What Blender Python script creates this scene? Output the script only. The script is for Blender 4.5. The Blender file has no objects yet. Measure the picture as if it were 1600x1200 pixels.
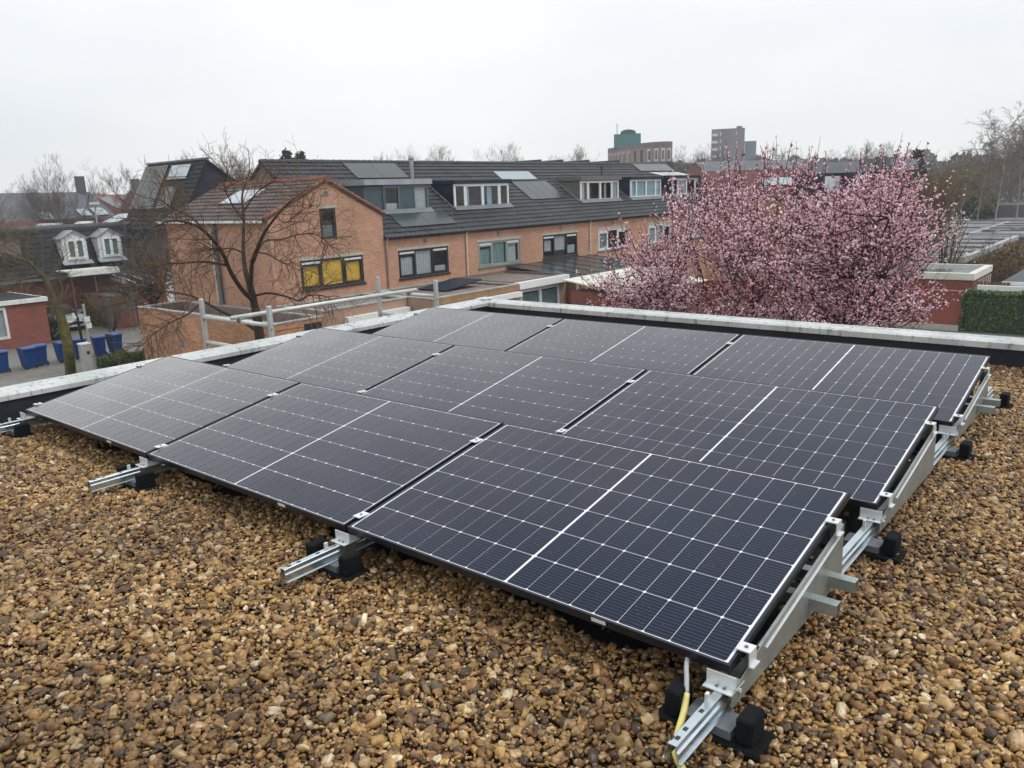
import bpy, math, random
import numpy as np
from mathutils import Vector, Matrix, noise

random.seed(7); RNG = np.random.default_rng(7)
sc = bpy.context.scene
COL = sc.collection

# ------------------------------------------------------------------ camera
# world: X along the panel rows, Y away across the roof, Z up, metres; z = 0 is the low front edge of the panels
CF = 1240.18; CC = np.array([6.0528, -1.9537, 1.3557]); cp_, cy_, cr_ = -0.2368, -0.6941, -0.0354
_F = np.array([math.sin(cy_) * math.cos(cp_), math.cos(cy_) * math.cos(cp_), math.sin(cp_)])
_R = np.array([math.cos(cy_), -math.sin(cy_), 0.0]); _U = np.cross(_R, _F)
_R2 = _R * math.cos(cr_) + _U * math.sin(cr_); _U2 = -_R * math.sin(cr_) + _U * math.cos(cr_)
cam = bpy.data.cameras.new('camera'); camo = bpy.data.objects.new('camera', cam); COL.objects.link(camo)
cam.sensor_width = 36; cam.lens = CF / 1600 * 36; cam.clip_start = 0.05; cam.clip_end = 4000
camo.matrix_world = Matrix(((_R2[0], _U2[0], -_F[0], CC[0]), (_R2[1], _U2[1], -_F[1], CC[1]), (_R2[2], _U2[2], -_F[2], CC[2]), (0, 0, 0, 1)))
sc.camera = camo

# ------------------------------------------------------------------ light
SUN_EL, SUN_AZ = math.radians(55), math.atan2(0.55, 1.0)
w = bpy.data.worlds.new('World'); sc.world = w; w.use_nodes = True
nt = w.node_tree; nt.nodes.clear()
N = nt.nodes.new; Lk = nt.links.new
wo = N('ShaderNodeOutputWorld'); sky = N('ShaderNodeTexSky'); sky.sky_type = 'NISHITA'; sky.sun_disc = False
sky.sun_elevation = SUN_EL; sky.sun_rotation = math.pi / 2 - SUN_AZ
b1 = N('ShaderNodeBackground'); b1.inputs[1].default_value = 0.06; Lk(sky.outputs[0], b1.inputs[0])
tc = N('ShaderNodeTexCoord'); nz = N('ShaderNodeTexNoise'); nz.inputs['Scale'].default_value = 1.7; nz.inputs['Detail'].default_value = 3; nz.inputs['Roughness'].default_value = .45
mp = N('ShaderNodeMapping'); mp.inputs['Scale'].default_value = (1, 1, 2.6); mp.inputs['Location'].default_value = (.7, .2, .4)
Lk(tc.outputs['Generated'], mp.inputs[0]); Lk(mp.outputs[0], nz.inputs[0])
cr = N('ShaderNodeValToRGB'); Lk(nz.outputs[0], cr.inputs[0])
cr.color_ramp.elements[0].position = .33; cr.color_ramp.elements[0].color = (.77, .81, .845, 1)
cr.color_ramp.elements[1].position = .68; cr.color_ramp.elements[1].color = (.99, 1.0, 1.0, 1)
b2 = N('ShaderNodeBackground'); Lk(cr.outputs[0], b2.inputs[0])
sx = N('ShaderNodeSeparateXYZ'); Lk(tc.outputs['Generated'], sx.inputs[0]); ma = N('ShaderNodeMath'); ma.operation = 'MULTIPLY_ADD'; ma.use_clamp = False; Lk(sx.outputs[2], ma.inputs[0]); ma.inputs[1].default_value = .35; ma.inputs[2].default_value = .97
mb_ = N('ShaderNodeMath'); mb_.operation = 'MAXIMUM'; Lk(ma.outputs[0], mb_.inputs[0]); mb_.inputs[1].default_value = .97; Lk(mb_.outputs[0], b2.inputs[1])
mx = N('ShaderNodeMixShader'); mx.inputs[0].default_value = .92; Lk(b1.outputs[0], mx.inputs[1]); Lk(b2.outputs[0], mx.inputs[2]); Lk(mx.outputs[0], wo.inputs[0])
sl = bpy.data.lights.new('sun', 'SUN'); sl.energy = 1.1; sl.angle = math.radians(14); sl.color = (1, .97, .93)
so = bpy.data.objects.new('sun', sl); COL.objects.link(so)
sd = Vector((math.cos(SUN_AZ) * math.cos(SUN_EL), math.sin(SUN_AZ) * math.cos(SUN_EL), math.sin(SUN_EL)))
so.rotation_euler = sd.to_track_quat('Z', 'Y').to_euler(); so.location = (20, -10, 30)
sc.view_settings.view_transform = 'Standard'; sc.view_settings.look = 'None'; sc.view_settings.gamma = 1
sc.view_settings.exposure = 0.22; sc.view_settings.use_curve_mapping = False
sc.render.engine = 'CYCLES'
sc.cycles.max_bounces = 6; sc.cycles.diffuse_bounces = 3; sc.cycles.glossy_bounces = 3; sc.cycles.transparent_max_bounces = 12
sc.cycles.use_denoising = True; sc.cycles.caustics_reflective = False; sc.cycles.caustics_refractive = False

# ------------------------------------------------------------------ measuring helpers (photo pixel + known distance or plane -> point)
def ray(px, py): return _F + _R2 * (px - 800) / CF + _U2 * (600 - py) / CF
def at(px, py, D): d = ray(px, py); return CC + d * D / math.hypot(d[0], d[1])
def atz(px, py, z): d = ray(px, py); return CC + d * (z - CC[2]) / d[2]
def atX(px, py, X): d = ray(px, py); return CC + d * (X - CC[0]) / d[0]
def atY(px, py, Y): d = ray(px, py); return CC + d * (Y - CC[1]) / d[1]
G = -6.2      # street level

# ------------------------------------------------------------------ materials
MT = {}
def newmat(name):
    m = bpy.data.materials.new(name); m.use_nodes = True; t = m.node_tree; t.nodes.clear()
    o = t.nodes.new('ShaderNodeOutputMaterial'); b = t.nodes.new('ShaderNodeBsdfPrincipled'); t.links.new(b.outputs[0], o.inputs[0])
    MT[name] = m
    return m, t, b, o
def c4(c): return (c[0], c[1], c[2], 1)
def pos(t):
    return t.nodes.new('ShaderNodeNewGeometry').outputs['Position']
def nnoise(t, src, scale, detail=4, rough=.55):
    n = t.nodes.new('ShaderNodeTexNoise'); n.inputs['Scale'].default_value = scale; n.inputs['Detail'].default_value = detail; n.inputs['Roughness'].default_value = rough
    t.links.new(src, n.inputs['Vector']); return n.outputs['Fac']
def ramp(t, fac, stops):
    r = t.nodes.new('ShaderNodeValToRGB'); t.links.new(fac, r.inputs[0]); e = r.color_ramp.elements
    e[0].position, e[0].color = stops[0][0], c4(stops[0][1]); e[1].position, e[1].color = stops[-1][0], c4(stops[-1][1])
    for p, c in stops[1:-1]:
        k = e.new(p); k.color = c4(c)
    return r.outputs[0]
def mixc(t, fac, a, b, mode='MIX'):
    m = t.nodes.new('ShaderNodeMix'); m.data_type = 'RGBA'; m.blend_type = mode
    for s, v in ((m.inputs[0], fac), (m.inputs[6], a), (m.inputs[7], b)):
        if isinstance(v, (int, float)): s.default_value = v
        elif isinstance(v, tuple): s.default_value = c4(v)
        else: t.links.new(v, s)
    return m.outputs[2]
def bump(t, b, h, strength=.3, dist=.01):
    n = t.nodes.new('ShaderNodeBump'); n.inputs['Strength'].default_value = strength; n.inputs['Distance'].default_value = dist
    t.links.new(h, n.inputs['Height']); t.links.new(n.outputs[0], b.inputs['Normal'])
def mathn(t, op, a, b=None):
    m = t.nodes.new('ShaderNodeMath'); m.operation = op
    for s, v in ((m.inputs[0], a), (m.inputs[1], b)):
        if v is None: continue
        if isinstance(v, (int, float)): s.default_value = v
        else: t.links.new(v, s)
    return m.outputs[0]
def sc_(c, k): return tuple(min(1, x * k) for x in c)
def simple(name, c, rough=.6, metal=0, var=.18, scale=3, fine=40, bmp=0, spec=.5, coat=0):
    m, t, b, o = newmat(name); p = pos(t)
    n1 = nnoise(t, p, scale); n2 = nnoise(t, p, fine, 3)
    f = mathn(t, 'ADD', mathn(t, 'MULTIPLY', n1, .65), mathn(t, 'MULTIPLY', n2, .35))
    t.links.new(ramp(t, f, [(.32, sc_(c, 1 - var * 1.6)), (.68, sc_(c, 1 + var))]), b.inputs['Base Color'])
    b.inputs['Roughness'].default_value = rough; b.inputs['Metallic'].default_value = metal; b.inputs['Specular IOR Level'].default_value = spec
    b.inputs['Coat Weight'].default_value = coat
    if bmp: bump(t, b, n2, bmp, .01)
    return m
def brick(name, c1, c2, mortar, bw=.22, bh=.0625, dirt=.25):
    m, t, b, o = newmat(name); p = pos(t)
    s = t.nodes.new('ShaderNodeSeparateXYZ'); t.links.new(p, s.inputs[0])
    u = mathn(t, 'ADD', s.outputs[0], s.outputs[1]); cb = t.nodes.new('ShaderNodeCombineXYZ'); t.links.new(u, cb.inputs[0]); t.links.new(s.outputs[2], cb.inputs[1])
    k = t.nodes.new('ShaderNodeTexBrick'); t.links.new(cb.outputs[0], k.inputs['Vector'])
    k.inputs['Scale'].default_value = 1; k.inputs['Brick Width'].default_value = bw; k.inputs['Row Height'].default_value = bh; k.inputs['Mortar Size'].default_value = .006
    k.inputs['Color1'].default_value = c4(c1); k.inputs['Color2'].default_value = c4(c2); k.inputs['Mortar'].default_value = c4(mortar); k.inputs['Bias'].default_value = 0
    n1 = nnoise(t, p, .7, 5, .6); n2 = nnoise(t, p, 9, 3)
    d = ramp(t, n1, [(.3, (1 - dirt,) * 3), (.7, (1.0, 1.0, 1.0))]); d2 = ramp(t, n2, [(.3, (.86,) * 3), (.7, (1, 1, 1))])
    t.links.new(mixc(t, 1.0, mixc(t, 1.0, k.outputs['Color'], d, 'MULTIPLY'), d2, 'MULTIPLY'), b.inputs['Base Color'])
    b.inputs['Roughness'].default_value = .85; bump(t, b, k.outputs['Fac'], -.4, .006)
    return m
brick('brick_orange', (.59, .31, .20), (.47, .235, .148), (.56, .40, .30))
brick('brick_garage', (.64, .31, .16), (.42, .17, .08), (.58, .42, .30), dirt=.35)
brick('brick_grey', (.47, .30, .22), (.42, .26, .19), (.44, .32, .25))
brick('brick_red', (.33, .09, .06), (.25, .065, .045), (.27, .15, .12))
brick('brick_far', (.30, .12, .10), (.24, .10, .08), (.30, .2, .17))
brick('tile_far_grid', (.17, .068, .066), (.135, .052, .052), (.07, .03, .03), bw=.34, bh=.20)
brick('brick_office', (.32, .22, .185), (.28, .19, .16), (.36, .28, .24))
simple('tile_black', (.014, .017, .023), .65, var=.35, scale=1.2, fine=6, spec=.25)
simple('tile_dark', (.030, .034, .041), .6, var=.4, scale=1.2, fine=6, bmp=.2)
simple('tile_red', (.105, .080, .073), .8, var=.3, scale=1.2, fine=6)
simple('tile_far_red', (.23, .085, .075), .8, var=.25, scale=.6, fine=3)
simple('ridge_red', (.24, .085, .05), .7, var=.3, scale=3, fine=9)
simple('slate', (.10, .11, .13), .6, var=.2, scale=.5)
simple('tile_brown', (.20, .16, .14), .8, var=.25)
simple('white_paint', (.78, .79, .78), .45, var=.06, scale=4)
simple('dormer_white', (.62, .66, .70), .5, var=.08, scale=4)
simple('cream_pipe', (.68, .60, .45), .5, var=.1)
simple('navy_paint', (.009, .021, .042), .45, var=.15, spec=.25)
simple('teal_paint', (.05, .085, .10), .4, var=.15)
simple('taupe_paint', (.13, .12, .12), .5, var=.12)
simple('green_grey_paint', (.26, .31, .30), .45, var=.1)
simple('black_frame', (.012, .014, .02), .35, var=.2)
simple('blue_frame', (.10, .13, .16), .4, var=.1)
simple('zinc', (.34, .37, .40), .45, .3, var=.15, scale=2)
simple('dark_zinc', (.16, .18, .20), .5, .2, var=.15, scale=2)
simple('concrete', (.38, .38, .36), .85, var=.2, scale=2, fine=30)
simple('lintel', (.42, .41, .36), .8, var=.12)
simple('bitumen', (.018, .023, .032), .6, var=.35, scale=2.2, fine=30, bmp=.3, spec=.3)
simple('roof_felt', (.20, .205, .21), .75, var=.25, scale=.8, fine=14)
simple('wood_brown', (.30, .17, .08), .6, var=.25, scale=2, fine=25)
simple('wood_fence', (.16, .095, .055), .85, var=.4, scale=2, fine=20)
simple('red_board', (.27, .065, .045), .75, var=.15, scale=.6, fine=10)
simple('board_cream', (.66, .66, .58), .6, var=.1, scale=2)
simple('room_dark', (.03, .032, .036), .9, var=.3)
simple('curtain_white', (.40, .43, .45), .9, var=.12, scale=7)
simple('curtain_blue', (.30, .44, .52), .9, var=.12, scale=7)
simple('curtain_green', (.15, .24, .235), .9, var=.12, scale=7)
simple('blind_yellow', (.72, .43, .05), .8, var=.07, scale=5)
simple('vent_strip', (.66, .68, .68), .5, var=.05)
simple('bin_blue', (.004, .048, .21), .5, var=.12, scale=5, spec=.2)
simple('bin_lid', (.02, .07, .24), .4, var=.1)
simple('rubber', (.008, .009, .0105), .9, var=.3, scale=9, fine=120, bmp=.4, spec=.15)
simple('galvanised', (.36, .40, .39), .34, .55, var=.14, scale=9, fine=60)
simple('bright_metal', (.72, .75, .76), .38, .35, var=.06, scale=12)
simple('blue_rail', (.56, .63, .67), .24, .9, var=.12, scale=7)
simple('panel_frame', (.022, .024, .034), .3, .4, var=.15)
simple('label_white', (.7, .7, .66), .5, var=.05)
simple('scaffold_tube', (.60, .61, .58), .45, .2, var=.15, scale=5, fine=40)
simple('scaffold_post', (.46, .47, .46), .5, .3, var=.15, scale=6, fine=40)
simple('cable_yellow', (.75, .65, .22), .5, var=.06)
simple('cable_grey', (.38, .40, .42), .5, var=.06)
simple('bark', (.042, .025, .016), .9, var=.4, scale=6, fine=60, bmp=.5)
simple('twig_brown', (.15, .088, .05), .9, var=.3, scale=6)
simple('twig_grey', (.19, .165, .15), .9, var=.3, scale=3)
simple('twig_olive', (.17, .135, .065), .9, var=.3, scale=3)
simple('bark_olive', (.10, .085, .045), .9, var=.4, scale=4)
simple('bark_moss', (.11, .10, .02), .95, var=.45, scale=5, fine=40, bmp=.5)
simple('bark_cherry', (.05, .028, .028), .9, var=.3, scale=6)
simple('bark_birch', (.34, .32, .29), .8, var=.25, scale=4)
simple('leaf_green', (.09, .165, .04), .6, var=.5, scale=6, fine=30)
simple('leaf_dark', (.022, .045, .018), .6, var=.5, scale=6, fine=30)
simple('conifer', (.025, .04, .028), .8, var=.4, scale=3)
simple('shrub_brown', (.17, .11, .05), .9, var=.4, scale=2)
simple('magnolia_petal', (.68, .58, .50), .6, var=.12, scale=8)
simple('car_silver', (.46, .50, .50), .25, .25, var=.05, coat=.8)
simple('tyre', (.02, .02, .02), .8)
simple('green_clad', (.01, .15, .155), .5, var=.12, scale=.1)
simple('tower_brick', (.135, .12, .15), .85, var=.08, scale=.1)
simple('tower_blue', (.13, .19, .26), .6, var=.08, scale=.1)
simple('far_white', (.6, .62, .64), .6, var=.05)
simple('far_trees', (.16, .14, .13), .95, var=.35, scale=.15, fine=.8)
simple('lamp_grey', (.42, .44, .43), .5, .2, var=.1)
simple('ground_mat', (.15, .15, .12), .9, var=.3, scale=.15, fine=2)
simple('blanket', (.02, .06, .06), .8)
def blossoms():
    m, t, b, o = newmat('blossom'); p = pos(t)
    v = t.nodes.new('ShaderNodeVertexColor'); v.layer_name = 'tint'
    n = nnoise(t, p, 30, 2)
    t.links.new(mixc(t, 1.0, v.outputs[0], ramp(t, n, [(.3, (.8, .8, .8)), (.7, (1, 1, 1))]), 'MULTIPLY'), b.inputs['Base Color'])
    b.inputs['Roughness'].default_value = .7; b.inputs['Specular IOR Level'].default_value = .2
blossoms()
def panel_cell():
    m, t, b, o = newmat('solar_cell')
    tcn = t.nodes.new('ShaderNodeTexCoord'); s = t.nodes.new('ShaderNodeSeparateXYZ'); t.links.new(tcn.outputs['Object'], s.inputs[0])
    # printed fingers and bus wires run along the panel length; 11 wires in the height of one cell
    fr = mathn(t, 'FRACT', mathn(t, 'MULTIPLY', mathn(t, 'ADD', s.outputs[1], 2.0), 1 / .0152)); line = mathn(t, 'LESS_THAN', fr, .20)
    p = pos(t)
    big = nnoise(t, p, 1.1, 2); base = ramp(t, big, [(.35, (.002, .006, .022)), (.65, (.004, .010, .032))])
    oi = t.nodes.new('ShaderNodeObjectInfo')
    base2 = mixc(t, mathn(t, 'MULTIPLY', oi.outputs['Random'], .35), base, (.009, .010, .020))
    c = mixc(t, line, base2, (.036, .048, .078))
    # rain spots
    vo = t.nodes.new('ShaderNodeTexVoronoi'); vo.inputs['Scale'].default_value = 62; t.links.new(p, vo.inputs['Vector'])
    drop = mathn(t, 'LESS_THAN', vo.outputs['Distance'], .10)
    gate = mathn(t, 'GREATER_THAN', nnoise(t, p, 21, 1), .53)
    dr = mathn(t, 'MULTIPLY', drop, gate)
    c2 = mixc(t, mathn(t, 'MULTIPLY', dr, .30), c, (.5, .52, .56))
    t.links.new(c2, b.inputs['Base Color'])
    b.inputs['Roughness'].default_value = .6; b.inputs['Specular IOR Level'].default_value = .05
    # anti-reflection coated glass over the cell: weak face on, strong and slightly warm at grazing angles, dusty in patches
    film = nnoise(t, p, 2.3, 5, .6); gl = t.nodes.new('ShaderNodeBsdfGlossy'); gl.inputs['Color'].default_value = (.98, .96, .935, 1)
    t.links.new(mathn(t, 'ADD', mathn(t, 'MULTIPLY', film, .07), .01), gl.inputs['Roughness'])
    fr_ = t.nodes.new('ShaderNodeFresnel'); fr_.inputs[0].default_value = 1.28
    fac = mathn(t, 'MINIMUM', mathn(t, 'MULTIPLY', mathn(t, 'POWER', fr_.outputs[0], 1.5), mathn(t, 'ADD', 3.4, mathn(t, 'MULTIPLY', film, 2.2))), .85)
    ms = t.nodes.new('ShaderNodeMixShader'); t.links.new(fac, ms.inputs[0]); t.links.new(b.outputs[0], ms.inputs[1]); t.links.new(gl.outputs[0], ms.inputs[2]); t.links.new(ms.outputs[0], o.inputs[0])
    m, t, b, o = newmat('backsheet')
    b.inputs['Base Color'].default_value = (.74, .76, .80, 1); b.inputs['Roughness'].default_value = .5
    b.inputs['Coat Weight'].default_value = .6; b.inputs['Coat Roughness'].default_value = .1
    # dark roof collectors seen from far
    m, t, b, o = newmat('far_panel'); p = pos(t); n = nnoise(t, p, .6, 3)
    t.links.new(ramp(t, n, [(.3, (.024, .036, .040)), (.7, (.038, .052, .056))]), b.inputs['Base Color'])
    b.inputs['Roughness'].default_value = .3; b.inputs['Specular IOR Level'].default_value = .3; b.inputs['Coat Weight'].default_value = .35; b.inputs['Coat Roughness'].default_value = .12
    m, t, b, o = newmat('skylight_glass'); p = pos(t)
    b.inputs['Base Color'].default_value = (.42, .47, .5, 1); b.inputs['Roughness'].default_value = .08; b.inputs['Metallic'].default_value = .85
panel_cell()
def glass():
    m, t, b, o = newmat('window_glass'); t.nodes.remove(b)
    tr = t.nodes.new('ShaderNodeBsdfTransparent'); tr.inputs[0].default_value = (.93, .96, .97, 1)
    gl = t.nodes.new('ShaderNodeBsdfGlossy'); gl.inputs['Roughness'].default_value = .03
    fr = t.nodes.new('ShaderNodeFresnel'); bf = t.nodes.new('ShaderNodeNewGeometry').outputs['Backfacing']; t.links.new(mathn(t, 'SUBTRACT', 1.5, mathn(t, 'MULTIPLY', bf, .83333)), fr.inputs[0])
    n = nnoise(t, pos(t), 1.5, 2); bp = t.nodes.new('ShaderNodeBump'); bp.inputs['Strength'].default_value = .08; bp.inputs['Distance'].default_value = .05
    t.links.new(n, bp.inputs['Height']); t.links.new(bp.outputs[0], gl.inputs['Normal'])
    f = mathn(t, 'MINIMUM', mathn(t, 'MULTIPLY', fr.outputs[0], 1.3), 1.0)
    mxs = t.nodes.new('ShaderNodeMixShader'); t.links.new(f, mxs.inputs[0]); t.links.new(tr.outputs[0], mxs.inputs[1]); t.links.new(gl.outputs[0], mxs.inputs[2]); t.links.new(mxs.outputs[0], o.inputs[0])
glass()
def cap_mat():
    m, t, b, o = newmat('cap_white'); p = pos(t)
    s = t.nodes.new('ShaderNodeMapping'); s.inputs['Scale'].default_value = (1, 1, .25); t.links.new(p, s.inputs[0])
    n1 = nnoise(t, p, 2.2, 6, .65); n2 = nnoise(t, s.outputs[0], 22, 5, .7)
    c1 = ramp(t, n1, [(.3, (.37, .395, .39)), (.6, (.56, .585, .58))])
    d = ramp(t, n2, [(.33, (.25, .25, .23)), (.46, (1, 1, 1))])
    t.links.new(mixc(t, .8, c1, d, 'MULTIPLY'), b.inputs['Base Color']); b.inputs['Roughness'].default_value = .5
    m, t, b, o = newmat('paving'); p = pos(t)
    k = t.nodes.new('ShaderNodeTexBrick'); t.links.new(p, k.inputs['Vector']); k.inputs['Scale'].default_value = 1; k.inputs['Brick Width'].default_value = .42; k.inputs['Row Height'].default_value = .21
    k.inputs['Mortar Size'].default_value = .012; k.inputs['Color1'].default_value = (.21, .20, .185, 1); k.inputs['Color2'].default_value = (.17, .165, .155, 1); k.inputs['Mortar'].default_value = (.11, .105, .09, 1)
    n = nnoise(t, p, .5, 6, .6); t.links.new(mixc(t, 1.0, k.outputs[0], ramp(t, n, [(.3, (.7, .7, .68)), (.7, (1.05, 1.05, 1.0))]), 'MULTIPLY'), b.inputs['Base Color'])
    b.inputs['Roughness'].default_value = .75
    m, t, b, o = newmat('pebble'); oi = t.nodes.new('ShaderNodeObjectInfo'); tcn = t.nodes.new('ShaderNodeTexCoord'); p = pos(t)
    base = ramp(t, oi.outputs['Random'], [(0, (.07, .042, .024)), (.12, (.17, .095, .042)), (.24, (.40, .26, .12)), (.36, (.66, .46, .21)), (.46, (.26, .145, .06)), (.54, (.11, .085, .065)), (.62, (.60, .41, .15)), (.70, (.045, .038, .035)), (.76, (.86, .70, .44)), (.86, (.34, .20, .085)), (.93, (.46, .26, .09)), (1, (.95, .88, .72))])
    n = nnoise(t, tcn.outputs['Object'], 90, 4, .6); nb = nnoise(t, p, .9, 3)
    c = mixc(t, 1.0, base, ramp(t, n, [(.3, (.27, .245, .20)), (.7, (1.05, .98, .86))]), 'MULTIPLY')
    c = mixc(t, 1.0, c, ramp(t, nb, [(.35, (.62, .56, .50)), (.65, (1.12, 1.06, .98))]), 'MULTIPLY')
    t.links.new(c, b.inputs['Base Color']); b.inputs['Roughness'].default_value = .38; b.inputs['Specular IOR Level'].default_value = .42; bump(t, b, n, .35, .002)
cap_mat()

# ------------------------------------------------------------------ mesh helpers
ORG = {}
class MB:
    def __init__(s): s.v = []; s.f = []; s.n = 0
    def add(s, vs, fs):
        b = s.n; s.v.extend([tuple(map(float, p)) for p in vs]); s.f.extend([tuple(b + i for i in f) for f in fs]); s.n += len(vs); return s
    def box(s, x0, x1, y0, y1, z0, z1):
        x0, x1 = min(x0, x1), max(x0, x1); y0, y1 = min(y0, y1), max(y0, y1); z0, z1 = min(z0, z1), max(z0, z1)
        return s.add([(x0, y0, z0), (x1, y0, z0), (x1, y1, z0), (x0, y1, z0), (x0, y0, z1), (x1, y0, z1), (x1, y1, z1), (x0, y1, z1)],
                     [(0, 3, 2, 1), (4, 5, 6, 7), (0, 1, 5, 4), (1, 2, 6, 5), (2, 3, 7, 6), (3, 0, 4, 7)])
    def hexa(s, p):  # 8 points: bottom ring, top ring
        return s.add(p, [(0, 3, 2, 1), (4, 5, 6, 7), (0, 1, 5, 4), (1, 2, 6, 5), (2, 3, 7, 6), (3, 0, 4, 7)])
    def quad(s, a, b, c, d): return s.add([a, b, c, d], [(0, 1, 2, 3)])
    def slab(s, a, b, c, d, th):  # quad a b c d thickened against its normal
        a, b, c, d = [np.array(q, float) for q in (a, b, c, d)]; n = np.cross(b - a, d - a); n /= np.linalg.norm(n)
        return s.hexa([q - n * th for q in (a, b, c, d)] + [a, b, c, d])
    def prism(s, poly, vec):
        n = len(poly); v2 = [tuple(np.array(p, float) + np.array(vec, float)) for p in poly]
        return s.add(list(poly) + v2, [tuple(range(n - 1, -1, -1)), tuple(range(n, 2 * n))] + [(i, (i + 1) % n, n + (i + 1) % n, n + i) for i in range(n)])
    def tube(s, pts, rad, n=8, caps=True):
        pts = [np.array(p, float) for p in pts]; R = rad if hasattr(rad, '__len__') else [rad] * len(pts)
        base = []; prev = None
        for i, p in enumerate(pts):
            d = pts[min(i + 1, len(pts) - 1)] - pts[max(i - 1, 0)]; d = d / (np.linalg.norm(d) + 1e-12)
            if prev is None:
                a = np.cross(d, (0, 0, 1.0)) if abs(d[2]) < .9 else np.cross(d, (1.0, 0, 0))
            else: a = prev - d * (prev @ d)
            a = a / (np.linalg.norm(a) + 1e-12); prev = a; b = np.cross(d, a)
            for k in range(n):
                t = 2 * math.pi * k / n; base.append(p + (a * math.cos(t) + b * math.sin(t)) * R[i])
        fs = []
        for i in range(len(pts) - 1):
            for k in range(n):
                q = (k + 1) % n; fs.append((i * n + k, i * n + q, (i + 1) * n + q, (i + 1) * n + k))
        if caps: fs += [tuple(range(n - 1, -1, -1)), tuple((len(pts) - 1) * n + k for k in range(n))]
        return s.add(base, fs)
    def cyl(s, c, r, z0, z1, n=12, r2=None): return s.tube([(c[0], c[1], z0), (c[0], c[1], z1)], [r, r if r2 is None else r2], n)
    def build(s, name, mat, parent=None, local=False, smooth=False, bevel=0):
        if not s.v: return None
        me = bpy.data.meshes.new(name); V = np.array(s.v)
        org = np.zeros(3)
        if parent is not None: org = ORG.get(parent.name, np.zeros(3))
        if not local: V = V - org
        me.from_pydata([tuple(p) for p in V], [], s.f)
        me.materials.append(MT[mat]); o = bpy.data.objects.new(name, me); COL.objects.link(o)
        if parent is not None: o.parent = parent
        ORG[o.name] = org
        if smooth: me.polygons.foreach_set('use_smooth', [True] * len(me.polygons))
        if bevel:
            bm_ = o.modifiers.new('bevel', 'BEVEL'); bm_.width = bevel; bm_.segments = 1; bm_.limit_method = 'ANGLE'; bm_.angle_limit = .8
        me.update()
        return o
def thing(name, label, cat, loc=(0, 0, 0), group=None):
    o = bpy.data.objects.new(name, None); COL.objects.link(o); o.location = loc; o.empty_display_size = .2
    o['label'] = label; o['category'] = cat
    if group: o['group'] = group
    ORG[o.name] = np.array(loc, float); return o
def tag(o, label, cat, group=None):
    o['label'] = label; o['category'] = cat
    if group: o['group'] = group
    return o
def kind(o, k): o['kind'] = k; return o
def copy_tree(o, parent=None, sub=False):
    c = o.copy(); COL.objects.link(c)
    if parent is not None: c.parent = parent
    for ch in list(o.children): copy_tree(ch, c, True)
    ORG[c.name] = ORG.get(o.name, np.zeros(3)); return c

class Frame:   # a vertical facade: u along it, v = world z, d outward
    def __init__(s, o, ud, n): s.o = np.array(o, float); s.u = np.array(ud, float); s.n = np.array(n, float)
    def p(s, u, v, d=0): q = s.o + s.u * u + s.n * d; return (q[0], q[1], q[2] + v)
    def box(s, mb, u0, u1, v0, v1, d0, d1):
        u0, u1 = min(u0, u1), max(u0, u1); d0, d1 = min(d0, d1), max(d0, d1)
        r = [(u0, d0), (u1, d0), (u1, d1), (u0, d1)]
        return mb.hexa([s.p(a, v0, b) for a, b in r] + [s.p(a, v1, b) for a, b in r])
def wall(F, u0, u1, v0, top, holes, mb, reveal=.12):
    """wall sheet on frame F with openings holes=[(u0,u1,v0,v1)], top = number or [(u,z),...]; reveals go inward"""
    tp = [(u0, top), (u1, top)] if isinstance(top, (int, float)) else top
    def T(u):
        for (a, za), (b, zb) in zip(tp, tp[1:]):
            if a - 1e-9 <= u <= b + 1e-9: return za + (zb - za) * (u - a) / (b - a)
        return tp[-1][1]
    us = sorted({u0, u1, *[a for a, _ in tp], *[h[0] for h in holes], *[h[1] for h in holes]})
    for a, b in zip(us, us[1:]):
        if b - a < 1e-6: continue
        z = v0
        for h in sorted([h for h in holes if h[0] <= a + 1e-9 and h[1] >= b - 1e-9], key=lambda h: h[2]):
            if h[2] > z: mb.quad(F.p(a, z), F.p(b, z), F.p(b, h[2]), F.p(a, h[2]))
            z = h[3]
        mb.quad(F.p(a, z), F.p(b, z), F.p(b, T(b)), F.p(a, T(a)))
    for a, b, c, d in holes:
        for q in (((a, c), (a, d)), ((a, d), (b, d)), ((b, d), (b, c)), ((b, c), (a, c))):
            (ua, va), (ub, vb) = q; mb.quad(F.p(ua, va), F.p(ub, vb), F.p(ub, vb, -reveal), F.p(ua, va, -reveal))
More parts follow.
